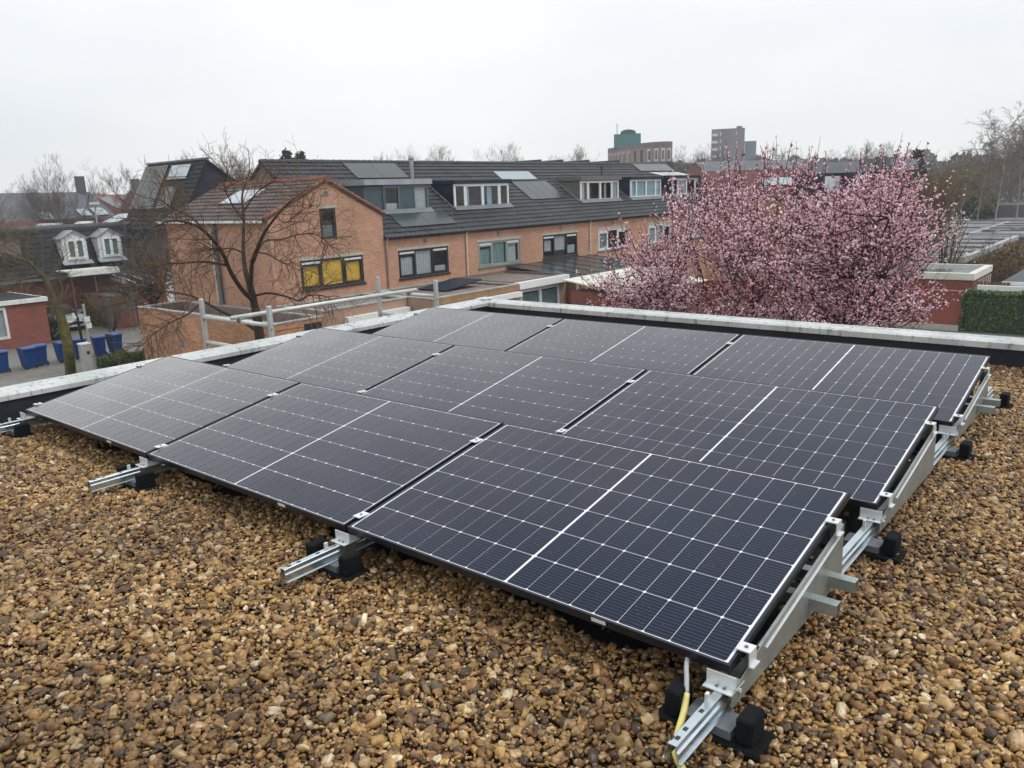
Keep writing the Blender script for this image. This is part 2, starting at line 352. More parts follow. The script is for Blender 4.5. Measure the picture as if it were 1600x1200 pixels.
def window(F, u0, u1, v0, v1, fm, lights, parent, d=-.05, fw=.06, sill=None, back='room_dark', lintel=False, outer=.07, depth=.09):
    """lights: list of (width weight, dict(curtain=material, cover=(lo,hi), sash=width, vent=bool, frame=material))"""
    mb = MB(); F.box(mb, u0, u1, v0, v0 + outer, d - depth, d); F.box(mb, u0, u1, v1 - outer, v1, d - depth, d)
    F.box(mb, u0, u0 + outer, v0 + outer, v1 - outer, d - depth, d); F.box(mb, u1 - outer, u1, v0 + outer, v1 - outer, d - depth, d)
    tw = sum(l[0] for l in lights); W = (u1 - u0 - 2 * outer); x = u0 + outer; n = len(lights); mull = .07
    sash_all = []
    pane_m = MB(); cur = {}; vents = MB()
    for i, (wt, o) in enumerate(lights):
        wdt = (W - mull * (n - 1)) * wt / tw; a, b = x, x + wdt; c, e = v0 + outer, v1 - outer
        if o.get('solid'):
            cm = cur.setdefault(o['solid'], MB()); F.box(cm, a, b, c, e, d - .05, d - .02)
        else:
            s = o.get('sash', .05); sm = cur.setdefault('sash:' + o.get('frame', fm), MB()); dd = d + (.02 if s > .04 else 0)
            top = e
            if o.get('vent'): top = e - .10; F.box(vents, a + .02, b - .02, top + .01, e - .01, d - .04, d + .03)
            F.box(sm, a, b, c, c + s, d - .06, dd); F.box(sm, a, b, top - s, top, d - .06, dd); F.box(sm, a, a + s, c + s, top - s, d - .06, dd); F.box(sm, b - s, b, c + s, top - s, d - .06, dd)
            pane_m.quad(F.p(a + s, c + s, d - .03), F.p(b - s, c + s, d - .03), F.p(b - s, top - s, d - .03), F.p(a + s, top - s, d - .03))
            if o.get('curtain'):
                lo, hi = o.get('cover', (0, 1)); cm = cur.setdefault(o['curtain'], MB()); h = top - c; ha, hb = o.get('span', (0, 1))
                k = 14; ua, ub = a + (b - a) * ha, a + (b - a) * hb; pleat = .02 if 'blind' not in o['curtain'] else 0
                for j in range(k):
                    q0, q1 = ua + (ub - ua) * j / k, ua + (ub - ua) * (j + 1) / k; z0, z1 = c + h * lo, c + h * hi
                    e0, e1 = d - .075 - pleat * (j % 2), d - .075 - pleat * ((j + 1) % 2)
                    cm.quad(F.p(q0, z0, e0), F.p(q1, z0, e1), F.p(q1, z1, e1), F.p(q0, z1, e0))
        if i < n - 1: F.box(mb, b, b + mull, c, e, d - depth, d)
        x = b + mull
    wo_ = mb.build('window', fm, parent)
    pane_m.build('pane', 'window_glass', wo_)
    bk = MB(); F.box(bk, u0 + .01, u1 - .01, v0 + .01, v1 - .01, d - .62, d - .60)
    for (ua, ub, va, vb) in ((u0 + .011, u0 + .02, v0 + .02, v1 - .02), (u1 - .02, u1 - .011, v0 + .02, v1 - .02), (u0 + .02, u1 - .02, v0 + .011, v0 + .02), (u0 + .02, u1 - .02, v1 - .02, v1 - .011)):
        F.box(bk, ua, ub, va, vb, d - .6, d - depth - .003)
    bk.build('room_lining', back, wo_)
    for k, m in cur.items():
        if k.startswith('sash:'): m.build('sash', k[5:], wo_)
        else: m.build('curtain' if 'curtain' in k else 'blind' if 'blind' in k else 'filling_panel', k, wo_)
    vents.build('vent_strip', 'vent_strip', wo_)
    if sill:
        s = MB(); F.box(s, u0 - .06, u1 + .06, v0 - .08, v0 - .003, -.02, .06); s.build('sill', sill, wo_)
    if lintel:
        s = MB(); F.box(s, u0 - .08, u1 + .08, v1 + .003, v1 + .12, -.03, .015); s.build('lintel', 'lintel', wo_)
    return wo_
def tiles(o, u, v, nu, nv, tw, tl, mat, parent, name='roof_tiles', amp=.04, seg=4, skip=None, step=.045):
    """pantile sheet as real relief: o lower corner, u along the eave, v up the slope (unit vectors)"""
    o, u, v = np.array(o, float), np.array(u, float), np.array(v, float); n = np.cross(u, v); n /= np.linalg.norm(n)
    if n[2] < 0: n = -n
    us = np.linspace(0, 1, seg + 1); prof = amp * (.5 - .5 * np.cos(us * 2 * math.pi)) ** .8
    VS = []; FS = []; base = 0
    for j in range(nv):
        for i in range(nu):
            if skip and skip((i + .5) * tw, (j + .5) * tl): continue
            k = len(VS); jit = random.uniform(-.004, .004)
            for a in range(seg + 1):
                q = o + u * ((i + us[a]) * tw)
                VS.append(q + v * (j * tl - .03) + n * (prof[a] + step + jit)); VS.append(q + v * ((j + 1) * tl) + n * (prof[a] + jit + .002)); VS.append(q + v * (j * tl - .03) + n * (prof[a] + jit - .004))
            for a in range(seg):
                b = k + a * 3; FS.append((b, b + 3, b + 4, b + 1)); FS.append((b + 2, b + 5, b + 3, b))
    mb = MB(); mb.v = [tuple(p) for p in VS]; mb.f = FS; mb.n = len(VS)
    ob = mb.build(name, mat, parent); kind(ob, 'stuff'); return ob
# ================================================================== OUR ROOF
ROOFZ = -0.178
PL, PW, PG, PP, PT, TILT = 1.722, 1.0898, 0.022, 1.4797, 0.030, 0.1763
simple('gravel_bed', (.03, .021, .013), .9, var=.4, scale=30, fine=120)
m = MB().box(-.45, 15, -9, 5.45, ROOFZ - .3, ROOFZ); kind(m.build('flat_roof', 'gravel_bed'), 'structure')
t = thing('parapet_wall', 'white capped low parapet along the back of the gravel roof below the blossoming tree', 'parapet', (7, 5.53, ROOFZ))
MB().box(-.45, 15, 5.452, 5.60, ROOFZ - .3, .012).build('upstand', 'bitumen', t)
m = MB()
for x in (1.1, 2.3, 3.6, 4.9, 6.2): m.box(x, x + .012, 5.444, 5.451, ROOFZ, .010)
m.build('felt_seam', 'bitumen', t)
def zb(z): return z * .62 + .012 if z > 0 else z + .012
def zl(z): return z * .86 + .004 if z > 0 else (z * .25 + .002 if z > -.045 else z)
def cap_sec(a, b, axis, parent):
    # profile (q = distance outward from the roof side, z)
    pr = [(-.014, -.030), (-.008, -.030), (-.008, .022), (.02, .046), (.125, .052), (.130, .062), (.156, .062), (.162, .050), (.168, -.05), (.176, -.05), (.172, .060), (.160, .074), (.128, .074), (.118, .062), (.018, .056), (-.014, .030)]
    if axis == 'X': poly = [(a, 5.45 + q, zb(z)) for q, z in pr]; vec = (b - a, 0, 0)
    else: poly = [(-.45 - q, a, zl(z)) for q, z in pr]; vec = (0, b - a, 0)
    MB().prism(poly, vec).build('cap_section', 'cap_white', parent)
xs = [-.60, 1.35, 3.85, 6.35, 8.85, 11.35, 13.85]
for a, b in zip(xs, xs[1:]): cap_sec(a + .002, b - .002, 'X', t)
for x in xs[1:]: MB().prism([(x - .03, 5.45 + q, zb(z) + .002) for q, z in ((-.017, -.034), (-.017, .032), (.016, .060), (.116, .066), (.116, .062), (.018, .054), (-.0145, .028), (-.0145, -.034))], (.06, 0, 0)).build('joint_cover', 'cap_white', t)
for i, x in enumerate(np.arange(.3, 13, .62)): MB().cyl((x, 5.45 + .07), .008, .036, .048, 6).build('screw', 'dark_zinc', t)
t = thing('parapet_wall', 'white capped low parapet at the street side of the gravel roof with screws along its top', 'parapet', (-.53, -1, ROOFZ))
MB().box(-.60, -.452, -9, 5.60, ROOFZ - .3, .001).build('upstand', 'bitumen', t)
ys = [-8.9, -6.4, -3.9, -1.4, 1.1, 3.35, 5.5]
for a, b in zip(ys, ys[1:]): cap_sec(a + .002, b - .002, 'Y', t)
for y in ys[1:-1]: MB().prism([(-.45 - q, y - .03, zl(z) + .002) for q, z in ((-.017, -.034), (-.017, .032), (.016, .060), (.116, .066), (.116, .062), (.018, .054), (-.0145, .028), (-.0145, -.034))], (0, .06, 0)).build('joint_cover', 'cap_white', t)
for y in np.arange(-2.2, 5.4, .47): MB().cyl((-.51 - .02 * (int(y * 10) % 2), y), .011, .040, .053, 6).build('screw', 'dark_zinc', t)
m = MB().box(-.66, -.5, 5.44, 5.64, .060, .072).build('corner_cap', 'cap_white', t)
t = thing('flat_roofed_building', 'brick building whose gravelled flat roof carries the solar panels', 'building', (7, -1, G))
m = MB(); m.box(-.58, 15, -9, 5.58, G, ROOFZ - .31); m.build('brick_wall', 'brick_orange', t)

# ---- gravel
def pebble_meshes():
    out = []
    import bmesh
    for k in range(14):
        bm = bmesh.new(); bmesh.ops.create_icosphere(bm, subdivisions=2, radius=1)
        sx, sy, sz = random.uniform(.85, 1.35), random.uniform(.75, 1.05), random.uniform(.42, .70); off = Vector((k * 7.3, 3, 1)); fl = random.random() < .45
        for v in bm.verts:
            d = noise.noise(v.co * .9 + off) * .48 + noise.noise(v.co * 2.4 + off) * .2
            if fl:  # broken, flatter faces
                q = v.co * 1.15; v.co = Vector([max(-.82, min(.82, c)) for c in q])
            v.co *= (1 + d); v.co.x *= sx; v.co.y *= sy; v.co.z *= sz; v.co *= .0108
        me = bpy.data.meshes.new('pebble'); bm.to_mesh(me); bm.free(); me.materials.append(MT['pebble']); me.polygons.foreach_set('use_smooth', [True] * len(me.polygons))
        o = bpy.data.objects.new('pebble_source', me); out.append(o)
    return out
def gravel():
    sp = .0150
    gx, gy = np.meshgrid(np.arange(-.44, 12.0, sp), np.arange(-3.6, 5.44, sp)); x = gx.ravel(); y = gy.ravel()
    x = x + RNG.uniform(-.45, .45, x.size) * sp; y = y + RNG.uniform(-.45, .45, y.size) * sp
    # only what the camera (or one a step beside it) could see
    d = np.stack([x - CC[0], y - CC[1]], 1); fw = _F[:2] / np.linalg.norm(_F[:2]); rt = _R[:2]
    a = d @ fw; b = d @ rt; keep = (a > .3) & (np.abs(b) < a * .75 + 1.5) & (x > -.44)
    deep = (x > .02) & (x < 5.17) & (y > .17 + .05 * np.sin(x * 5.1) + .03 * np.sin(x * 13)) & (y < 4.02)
    keep &= ~(deep & (RNG.random(x.size) < .97))  # pebbles thinned under the panels so the ground there stays dark
    x, y = x[keep], y[keep]; n = x.size
    z = ROOFZ + .006 + RNG.uniform(0, .017, n) + .004 * np.sin(x * 3.1 + 1.3 * np.sin(y * 2.2)) + .003 * np.sin(y * 4.7 + x)
    me = bpy.data.meshes.new('gravel_points'); me.vertices.add(n); me.vertices.foreach_set('co', np.stack([x, y, z], 1).ravel().astype(np.float32))
    ats = me.attributes.new('rot', 'FLOAT_VECTOR', 'POINT'); r = np.stack([RNG.normal(0, .45, n), RNG.normal(0, .45, n), RNG.uniform(0, 6.28, n)], 1); ats.data.foreach_set('vector', r.ravel().astype(np.float32))
    s = np.clip(RNG.lognormal(-.12, .40, n), .45, 2.4); ats = me.attributes.new('scl', 'FLOAT', 'POINT'); ats.data.foreach_set('value', s.astype(np.float32))
    ats = me.attributes.new('pick', 'INT', 'POINT'); ats.data.foreach_set('value', RNG.integers(0, 14, n).astype(np.int32))
    o = bpy.data.objects.new('gravel', me); COL.objects.link(o); kind(o, 'stuff'); o['label'] = 'brown and ochre washed pebbles covering the flat roof round the solar panels'
    ng = bpy.data.node_groups.new('gravel_scatter', 'GeometryNodeTree'); ng.interface.new_socket('Geometry', in_out='INPUT', socket_type='NodeSocketGeometry'); ng.interface.new_socket('Geometry', in_out='OUTPUT', socket_type='NodeSocketGeometry')
    gi = ng.nodes.new('NodeGroupInput'); go = ng.nodes.new('NodeGroupOutput'); mp_ = ng.nodes.new('GeometryNodeMeshToPoints'); ins = ng.nodes.new('GeometryNodeInstanceOnPoints'); ins.inputs['Pick Instance'].default_value = True
    g2 = ng.nodes.new('GeometryNodeGeometryToInstance')
    for src in reversed(pebble_meshes()):
        COL.objects.link(src) if False else None
        oi = ng.nodes.new('GeometryNodeObjectInfo'); oi.inputs[0].default_value = src; oi.inputs['As Instance'].default_value = True
        ng.links.new(oi.outputs['Geometry'], g2.inputs[0])
    def na(nm, ty):
        q = ng.nodes.new('GeometryNodeInputNamedAttribute'); q.data_type = ty; q.inputs[0].default_value = nm; return q.outputs[0]
    ng.links.new(gi.outputs[0], mp_.inputs['Mesh']); ng.links.new(mp_.outputs[0], ins.inputs['Points']); ng.links.new(g2.outputs[0], ins.inputs['Instance'])
    e2r = ng.nodes.new('FunctionNodeEulerToRotation'); ng.links.new(na('rot', 'FLOAT_VECTOR'), e2r.inputs[0]); ng.links.new(e2r.outputs[0], ins.inputs['Rotation'])
    ng.links.new(na('scl', 'FLOAT'), ins.inputs['Scale']); ng.links.new(na('pick', 'INT'), ins.inputs['Instance Index']); ng.links.new(ins.outputs[0], go.inputs[0])
    md = o.modifiers.new('scatter', 'NODES'); md.node_group = ng
    print('pebbles', n)
gravel()

m = MB().add([(.02, .13, ROOFZ + .004), (5.17, .13, ROOFZ + .004), (5.17, 4.02, ROOFZ + .004), (.02, 4.02, ROOFZ + .004)], [(0, 1, 2, 3)])  # black sheet added to deepen the shade beneath the panels
tag(m.build('shade_sheet', 'rubber'), 'black sheet added under the solar panels to darken the shade there', 'mat')
# ---- solar panels
def make_panel():
    t = thing('solar_panel', '', 'solar panel', (0, 0, 0), 'solar panels on the gravel roof')
    m = MB(); f = .009
    m.box(0, PL, 0, f, -PT, 0); m.box(0, PL, PW - f, PW, -PT, 0); m.box(0, f, f, PW - f, -PT, 0); m.box(PL - f, PL, f, PW - f, -PT, 0)
    m.box(f, .03, f, PW - f, -PT, -PT + .002); m.box(PL - .03, PL - f, f, PW - f, -PT, -PT + .002)
    m.build('frame', 'panel_frame', t, True)
    MB().box(f, PL - f, f, PW - f, -.008, -.0035).build('backsheet', 'backsheet', t, True)
    mg, mv, cg = .018, .014, .009; up = (PL - 2 * mg - cg) / 18; vp = (PW - 2 * mv) / 6
    gu, gv, c = .0024, .0036, .0055
    a, b = up / 2 - gu / 2, vp / 2 - gv / 2
    ring = [(-a + c, -b), (a - c, -b), (a, -b + c), (a, b - c), (a - c, b), (-a + c, b), (-a, b - c), (-a, -b + c)]
    cell = MB(); cell.add([(x, y, -.0024) for x, y in ring] + [(x, y, -.0034) for x, y in ring], [tuple(range(8))] + [(i, 8 + i, 8 + (i + 1) % 8, (i + 1) % 8) for i in range(8)])
    c0 = None
    for j in range(6):
        for i in range(18):
            x = mg + up * (i + .5) + (cg if i >= 9 else 0); y = mv + vp * (j + .5)
            if c0 is None: c0 = o = cell.build('cell', 'solar_cell', t, True)
            else: o = bpy.data.objects.new('cell', c0.data); COL.objects.link(o); o.parent = t
            o.location = (x, y, 0)
    MB().box(PL * .72, PL * .72 + .055, -.0008, -.00005, -.021, -.006).build('sticker', 'label_white', t, True)
    return t
E1 = ['front', 'middle', 'back']; E2 = ['left', 'middle', 'right']
NM = {(0, 2): 'dark blue solar panel nearest the camera, yellow conduit below its corner', (0, 1): 'solar panel in the middle of the front row, between two galvanised rail ends',
      (0, 0): 'grey shining solar panel at the left end of the front row, beside the street parapet', (1, 2): 'solar panel at the right end of the middle row, behind the nearest one',
      (1, 1): 'solar panel in the centre of the array, enclosed by eight others', (1, 0): 'grey solar panel at the left end of the middle row, near the steel railing',
      (2, 2): 'solar panel at the right end of the back row, beside the tall black parapet', (2, 1): 'solar panel in the middle of the back row, under the blossoming tree',
      (2, 0): 'solar panel at the left end of the back row, nearest the parapet corner'}
pan = make_panel()
for r in range(3):
    for c in range(3):
        o = pan if (r, c) == (0, 0) else copy_tree(pan)
        o.location = (c * (PL + PG), r * PP, 0); o.rotation_euler = (TILT, 0, 0); o['label'] = NM[(r, c)]
# ---- mounting rails
def slope(y): return math.tan(TILT) * y
def bracket(m, x, y0):   # bright front angle on the rail
    m.box(x - .045, x + .045, y0 - .042, y0 + .05, -.0655, -.062); m.box(x - .045, x + .045, y0 - .014, y0 - .010, -.066, -.022)
def make_rail(x, label, end):
    t = thing('mounting_rail', label, 'mounting rail', (x, 0, -.115), 'galvanised rails carrying the solar panels')
    m = MB(); ya, yb = -.325, 4.25
    pr = [(.012, -.066), (.014, -.068), (.014, -.084), (.021, -.088), (.021, -.117), (.028, -.118), (.028, -.121), (.018, -.121), (.018, -.090), (.011, -.086), (.011, -.069), (-.011, -.069), (-.011, -.086), (-.018, -.090), (-.018, -.121), (-.028, -.121), (-.028, -.118), (-.021, -.117), (-.021, -.088), (-.014, -.084), (-.014, -.068), (-.012, -.066)]
    m.prism([(x + q, ya, z) for q, z in pr][::-1], (0, yb - ya, 0))
    m.build('rail', 'blue_rail', t)
    m = MB()
    for y in (-.30, -.255, -.16): m.box(x - .006, x + .006, y, y + .016, -.0658, -.0652)
    m.box(x - .012, x - .008, -.31, -.29, -.0658, -.0652); m.build('slot', 'black_frame', t)
    for r in range(3):
        y0 = r * PP
        m = MB(); bracket(m, x - .005, y0 - .005); m.build('angle_bracket', 'bright_metal', t)
        MB().box(x - .012, x - .002, y0 - .11, y0 - .095, -.066, -.040).build('clip', 'bright_metal', t)
        m = MB()
        for dx in (-.014, .010): m.cyl((x + dx, y0 - .028), .005, -.0619, -.058, 6)
        m.build('rivet', 'dark_zinc', t)
    for r, yf in enumerate((-.075, 1.36, 2.84, 4.12)):
        f = MB(); y = yf; f.box(x - .16, x + .16, y - .065, y + .065, -.182, -.150); f.box(x - .135, x - .085, y - .045, y + .045, -.150, -.070); f.box(x + .085, x + .135, y - .045, y + .045, -.150, -.070)
        fo = f.build('rubber_foot', 'rubber', t, bevel=.006)
        MB().box(x - .072, x + .072, y - .045, y + .045, -.1495, -.1225).build('steel_plate', 'dark_zinc', fo)
    for r in range(3):
        y0 = r * PP
        if end:
            s = 1 if end > 0 else -1; px = x + s * .036
            y1 = y0 - .035; y2 = y0 + .93; zt = slope(.93) - .052
            pl = MB(); poly = [(px, y1, -.112), (px, y2 + .01, -.112), (px, y2, zt), (px, y0 + .16, slope(.16) - .040), (px, y1, -.062)]
            pl.prism(poly, (s * .0025, 0, 0)); a, b = np.array(poly[3]), np.array(poly[2])
            pl.hexa([tuple(a + np.array(d)) for d in ((0, 0, 0), (-s * .007, 0, 0), (-s * .007, 0, .0025), (0, 0, .0025))] + [tuple(b + np.array(d)) for d in ((0, 0, 0), (-s * .007, 0, 0), (-s * .007, 0, .0025), (0, 0, .0025))])
            pl.add([poly[2], (px - s * .05, y2, zt), (px - s * .05, y2 + .01, -.10), poly[1]], [(0, 1, 2, 3)])
            pl.build('side_plate', 'galvanised', t)
            # pressed rib on the plate
            a, b = np.array([px + s * .0045, y0 + .2, slope(.2) - .068]), np.array([px + s * .0045, y0 + .90, slope(.90) - .072])
            MB().tube([a, (a + b) / 2, b], [.004, .0045, .004], 6).build('pressed_rib', 'bright_metal', t)
            MB().tube([(px + s * .0025, y0 + .01, -.075), (px + s * .009, y0 + .01, -.075)], .007, 6).build('bolt', 'bright_metal', t)
        # clamps
        for v in (.09, .86):
            yy = y0 + v * math.cos(TILT); zz = v * math.sin(TILT); cm = MB()
            if end:
                s = 1 if end > 0 else -1; xe = 3 * PL + 2 * PG if s > 0 else 0.0
                cm.box(xe - .012 * s, xe + .034 * s, yy - .024, yy + .024, zz + .001, zz + .005); cm.box(xe + .030 * s, xe + .034 * s, yy - .024, yy + .024, zz - .045, zz + .001)
                cm.box(xe + .034 * s, xe + .046 * s, yy - .024, yy + .024, zz - .045, zz - .041)
                co = cm.build('end_clamp', 'bright_metal', t); bx = xe + .012 * s
            else:
                cm.box(x - .021, x + .021, yy - .030, yy + .030, zz + .002, zz + .006); co = cm.build('middle_clamp', 'bright_metal', t); bx = x
            MB().tube([(bx, yy, zz + .006), (bx, yy, zz + .009)], .006, 6).build('clamp_bolt', 'dark_zinc', co)
    return t
XR = [-.030 + .042, PL + PG / 2, 2 * PL + 1.5 * PG, 3 * PL + 2 * PG - .012]
make_rail(XR[0] - .02, 'galvanised mounting rail under the left end of the panels, beside the street parapet', -1)
make_rail(XR[1], 'galvanised mounting rail in the gap between the left and middle panels of the front row', 0)
make_rail(XR[2], 'galvanised mounting rail under the gap left of the nearest dark blue panel', 0)
make_rail(XR[3], 'galvanised mounting rail with wedge side plates along the right edge of the array', 1)
for y, lab in ((.60, 'lower galvanised cross rail poking out beside the nearest dark blue panel'), (.80, 'upper galvanised cross rail poking out beside the nearest dark blue panel'), (PP * 2 + .60, 'front one of the two cross rails poking out beside the back right panel'), (PP * 2 + .80, 'rear one of the two cross rails poking out beside the back right panel')):
    m = MB(); x0, x1 = -.10, 5.33; m.box(x0, x1, y - .022, y + .022, -.036, -.0335); m.box(x0, x1, y - .022, y - .0195, -.075, -.036); m.box(x0, x1, y + .0195, y + .022, -.075, -.036)
    tag(m.build('cross_rail', 'galvanised'), lab, 'rail', 'cross rails under the panels')
# conduit
p0 = [(5.03, .30, -.10), (5.04, .12, -.03), (5.075, .0, -.035), (5.10, -.05, -.060), (5.115, -.08, -.085)]
p1 = [(5.115, -.08, -.085), (5.128, -.12, -.118), (5.145, -.19, -.142), (5.17, -.25, -.150), (5.22, -.30, -.150), (5.29, -.345, -.148), (5.36, -.42, -.146), (5.42, -.55, -.146)]
def sm(pts, k=5):
    P = [np.array(p) for p in pts]; P = [2 * P[0] - P[1]] + P + [2 * P[-1] - P[-2]]; out = []
    for i in range(1, len(P) - 2):
        for j in range(k):
            s = j / k; out.append(.5 * ((2 * P[i]) + (-P[i - 1] + P[i + 1]) * s + (2 * P[i - 1] - 5 * P[i] + 4 * P[i + 1] - P[i + 2]) * s * s + (-P[i - 1] + 3 * P[i] - 3 * P[i + 1] + P[i + 2]) * s ** 3))
    out.append(P[-2]); return out
t = thing('cable_conduit', 'grey cable in a yellow sleeve hanging from the nearest panel and passing under the rail', 'cable', (5.1, -.1, -.15))
MB().tube(sm(p0), .0075, 10).build('cable', 'cable_grey', t, smooth=True)
MB().tube(sm(p1), .010, 10).build('sleeve', 'cable_yellow', t, smooth=True)
# ---- steel guard railing outside the street parapet
t = thing('guard_rail', 'grey tubular steel guard railing standing outside the street side parapet', 'railing', (-1.5, 3.8, -.3))
for (x, y) in ((-2.15, 2.6), (-.87, 2.6), (-2.0, 5.03), (-.93, 5.03)):
    p = MB(); p.box(x - .023, x + .023, y - .023, y + .023, G, .335); p.build('post', 'scaffold_post', t, bevel=.006)
    p = MB(); p.tube([(x + .0235, y - .01, .1), (x + .028, y - .01, .1)], .01, 6); p.build('pin', 'dark_zinc', t)
for y, x0, x1 in ((2.6, -2.12, -.9), (5.03, -1.97, -.96)):
    for z in (.135, -.15, -2.2, -4.2): MB().tube([(x0, y, z), (x1, y, z)], .023, 12).build('cross_tube', 'scaffold_tube', t, smooth=True)
zr = .185
MB().tube([(-1.42, 2.5, zr), (-1.40, 3.8, zr + .004), (-1.38, 5.12, zr)], .023, 12).build('long_tube', 'scaffold_tube', t, smooth=True)
for y in (2.6, 5.03): MB().tube([(-1.41, y - .03, .160), (-1.41, y + .03, .160)], .036, 10).build('coupler', 'dark_zinc', t)
# ================================================================== GROUND
m = MB().add([(-480, -480, G), (480, -480, G), (480, 480, G), (-480, 480, G)], [(0, 1, 2, 3)]); kind(m.build('ground', 'ground_mat'), 'structure')
m = MB().add([(-43.2, -30, G + .004), (-29, -30, G + .004), (-29, 40, G + .004), (-43.2, 40, G + .004)], [(0, 1, 2, 3)]); kind(m.build('street', 'paving'), 'structure')
m = MB().add([(-57, 16.6, G + .008), (-43.2, 16.6, G + .008), (-43.2, 20.4, G + .008), (-57, 20.4, G + .008)], [(0, 1, 2, 3)]); kind(m.build('driveway', 'paving'), 'structure')
m = MB().add([(-14, 38.6, G + .006), (14, 38.6, G + .006), (14, 42.5, G + .006), (-14, 42.5, G + .006)], [(0, 1, 2, 3)]); kind(m.build('garden_path', 'paving'), 'structure')

# ================================================================== TERRACE
XF = -20.95; MR = 3.34 / 4.8; SLR = math.atan(MR); XRD = XF - 4.8; ZE = -.29; ZR = ZE + 3.34
FX = Frame((XF, 0, 0), (0, 1, 0), (1, 0, 0))
def RP(X, Y, off=0):  # on the front roof slope
    return np.array([X, Y, ZE + MR * (XF - X)]) + off * np.array([math.sin(SLR), 0, math.cos(SLR)])
vdir = np.array([-math.cos(SLR), 0, math.sin(SLR)])
def roof_panel(parent, Y0, Y1, X0, X1, n, mat='far_panel', gap=.02, name='solar_panel', off=.10):
    wd = (Y1 - Y0) / n; ps = None
    for i in range(n):
        a, b = Y0 + i * wd + gap / 2, Y0 + (i + 1) * wd - gap / 2
        q = [RP(X0, a, off), RP(X0, b, off), RP(X1, b, off), RP(X1, a, off)]
        o = MB().slab(*q, .04).build(name, mat, parent)
HOUSES = [  # y0, y1, wall colour, label
 (22.0, 27.23, 'terraced house joined to the red gabled house, with black windows and a dark teal dormer'),
 (27.23, 32.6, 'terraced house with grey green windows and a navy dormer with four white framed lights'),
 (32.6, 38.17, 'terraced house with black windows and four dark solar panels instead of a dormer'),
 (38.17, 43.6, 'terraced house with white windows and a taupe dormer'),
 (43.6, 49.4, 'terraced house with white windows and a navy dormer with pale blue curtains'),
 (49.4, 56.2, 'terraced house at the far end of the row, partly behind the pink blossom')]
def house_shell(t, y0, y1, holes, first=False, last=False):
    MB().box(XF - 9.6, XF - 9.5, y0, y1, G, ZE - .05).build('rear_wall', 'brick_orange', t); m = MB(); wall(FX, y0, y1, G, ZE - .02, holes, m)
    if last: m.quad((XF, y1, G), (XF - 9.6, y1, G), (XF - 9.6, y1, ZE), (XF, y1, ZE)); m.add([(XF, y1, ZE), (XF - 9.6, y1, ZE), (XRD, y1, ZR - .05)], [(0, 1, 2)])
    m.build('wall', 'brick_orange', t)
    m = MB(); a = RP(XF + .18, y0, -.02); b = RP(XF + .18, y1, -.02); c = RP(XRD, y1, -.02); d = RP(XRD, y0, -.02)
    m.slab(a, b, c, d, .10); m.build('roof_deck', 'tile_dark', t)
    m = MB(); m.slab((XRD, y0, ZR), (XRD, y1, ZR), (XRD - 4.9, y1, ZE - .06), (XRD - 4.9, y0, ZE - .06), .1); m.build('rear_roof', 'tile_dark', t)
    nu = int(round((y1 - y0) / .30)); L_ = (4.8 + .2) / math.cos(SLR); nv = 18
    tiles(RP(XF + .2, y0, .0), (0, 1, 0), vdir, nu, nv, (y1 - y0) / nu, L_ / nv, 'tile_dark', t)
    m = MB(); n = int((y1 - y0) / .36)
    for i in range(n):
        a = y0 + (y1 - y0) * i / n; b = y0 + (y1 - y0) * (i + 1) / n
        m.tube([(XRD, a, ZR + .005), (XRD, b - .01, ZR + .022)], [.115, .125], 8)
    m.build('ridge_tiles', 'tile_dark', t)['kind'] = 'stuff'
    m = MB(); m.prism([(XF + .10, y0, ZE - .13), (XF + .24, y0, ZE - .13), (XF + .26, y0, ZE - .01), (XF + .235, y0, ZE - .01), (XF + .22, y0, ZE - .10), (XF + .12, y0, ZE - .10), (XF + .105, y0, ZE - .01), (XF + .09, y0, ZE - .01)], (0, y1 - y0 - .004, 0)); m.build('gutter', 'dark_zinc', t)
    m = MB(); m.box(XF + .003, XF + .09, y0, y1 - .004, ZE - .14, ZE - .03); m.build('fascia', 'dark_zinc', t)
def downpipe(t, y, z1=-2.68, mat='cream_pipe', z0=ZE - .12):
    m = MB(); m.tube([(XF + .15, y, z0), (XF + .15, y, z0 - .05), (XF + .07, y, z0 - .18), (XF + .07, y, z1)], .042, 8); m.build('downpipe', mat, t)
def vent_grid(t, y, z=-.68):
    m = MB(); m.box(XF + .002, XF + .02, y - .09, y + .09, z - .11, z + .11)
    for k in range(4): m.box(XF + .02, XF + .028, y - .08, y + .08, z - .085 + k * .05, z - .065 + k * .05)
    m.build('air_vent', 'dark_zinc', t)
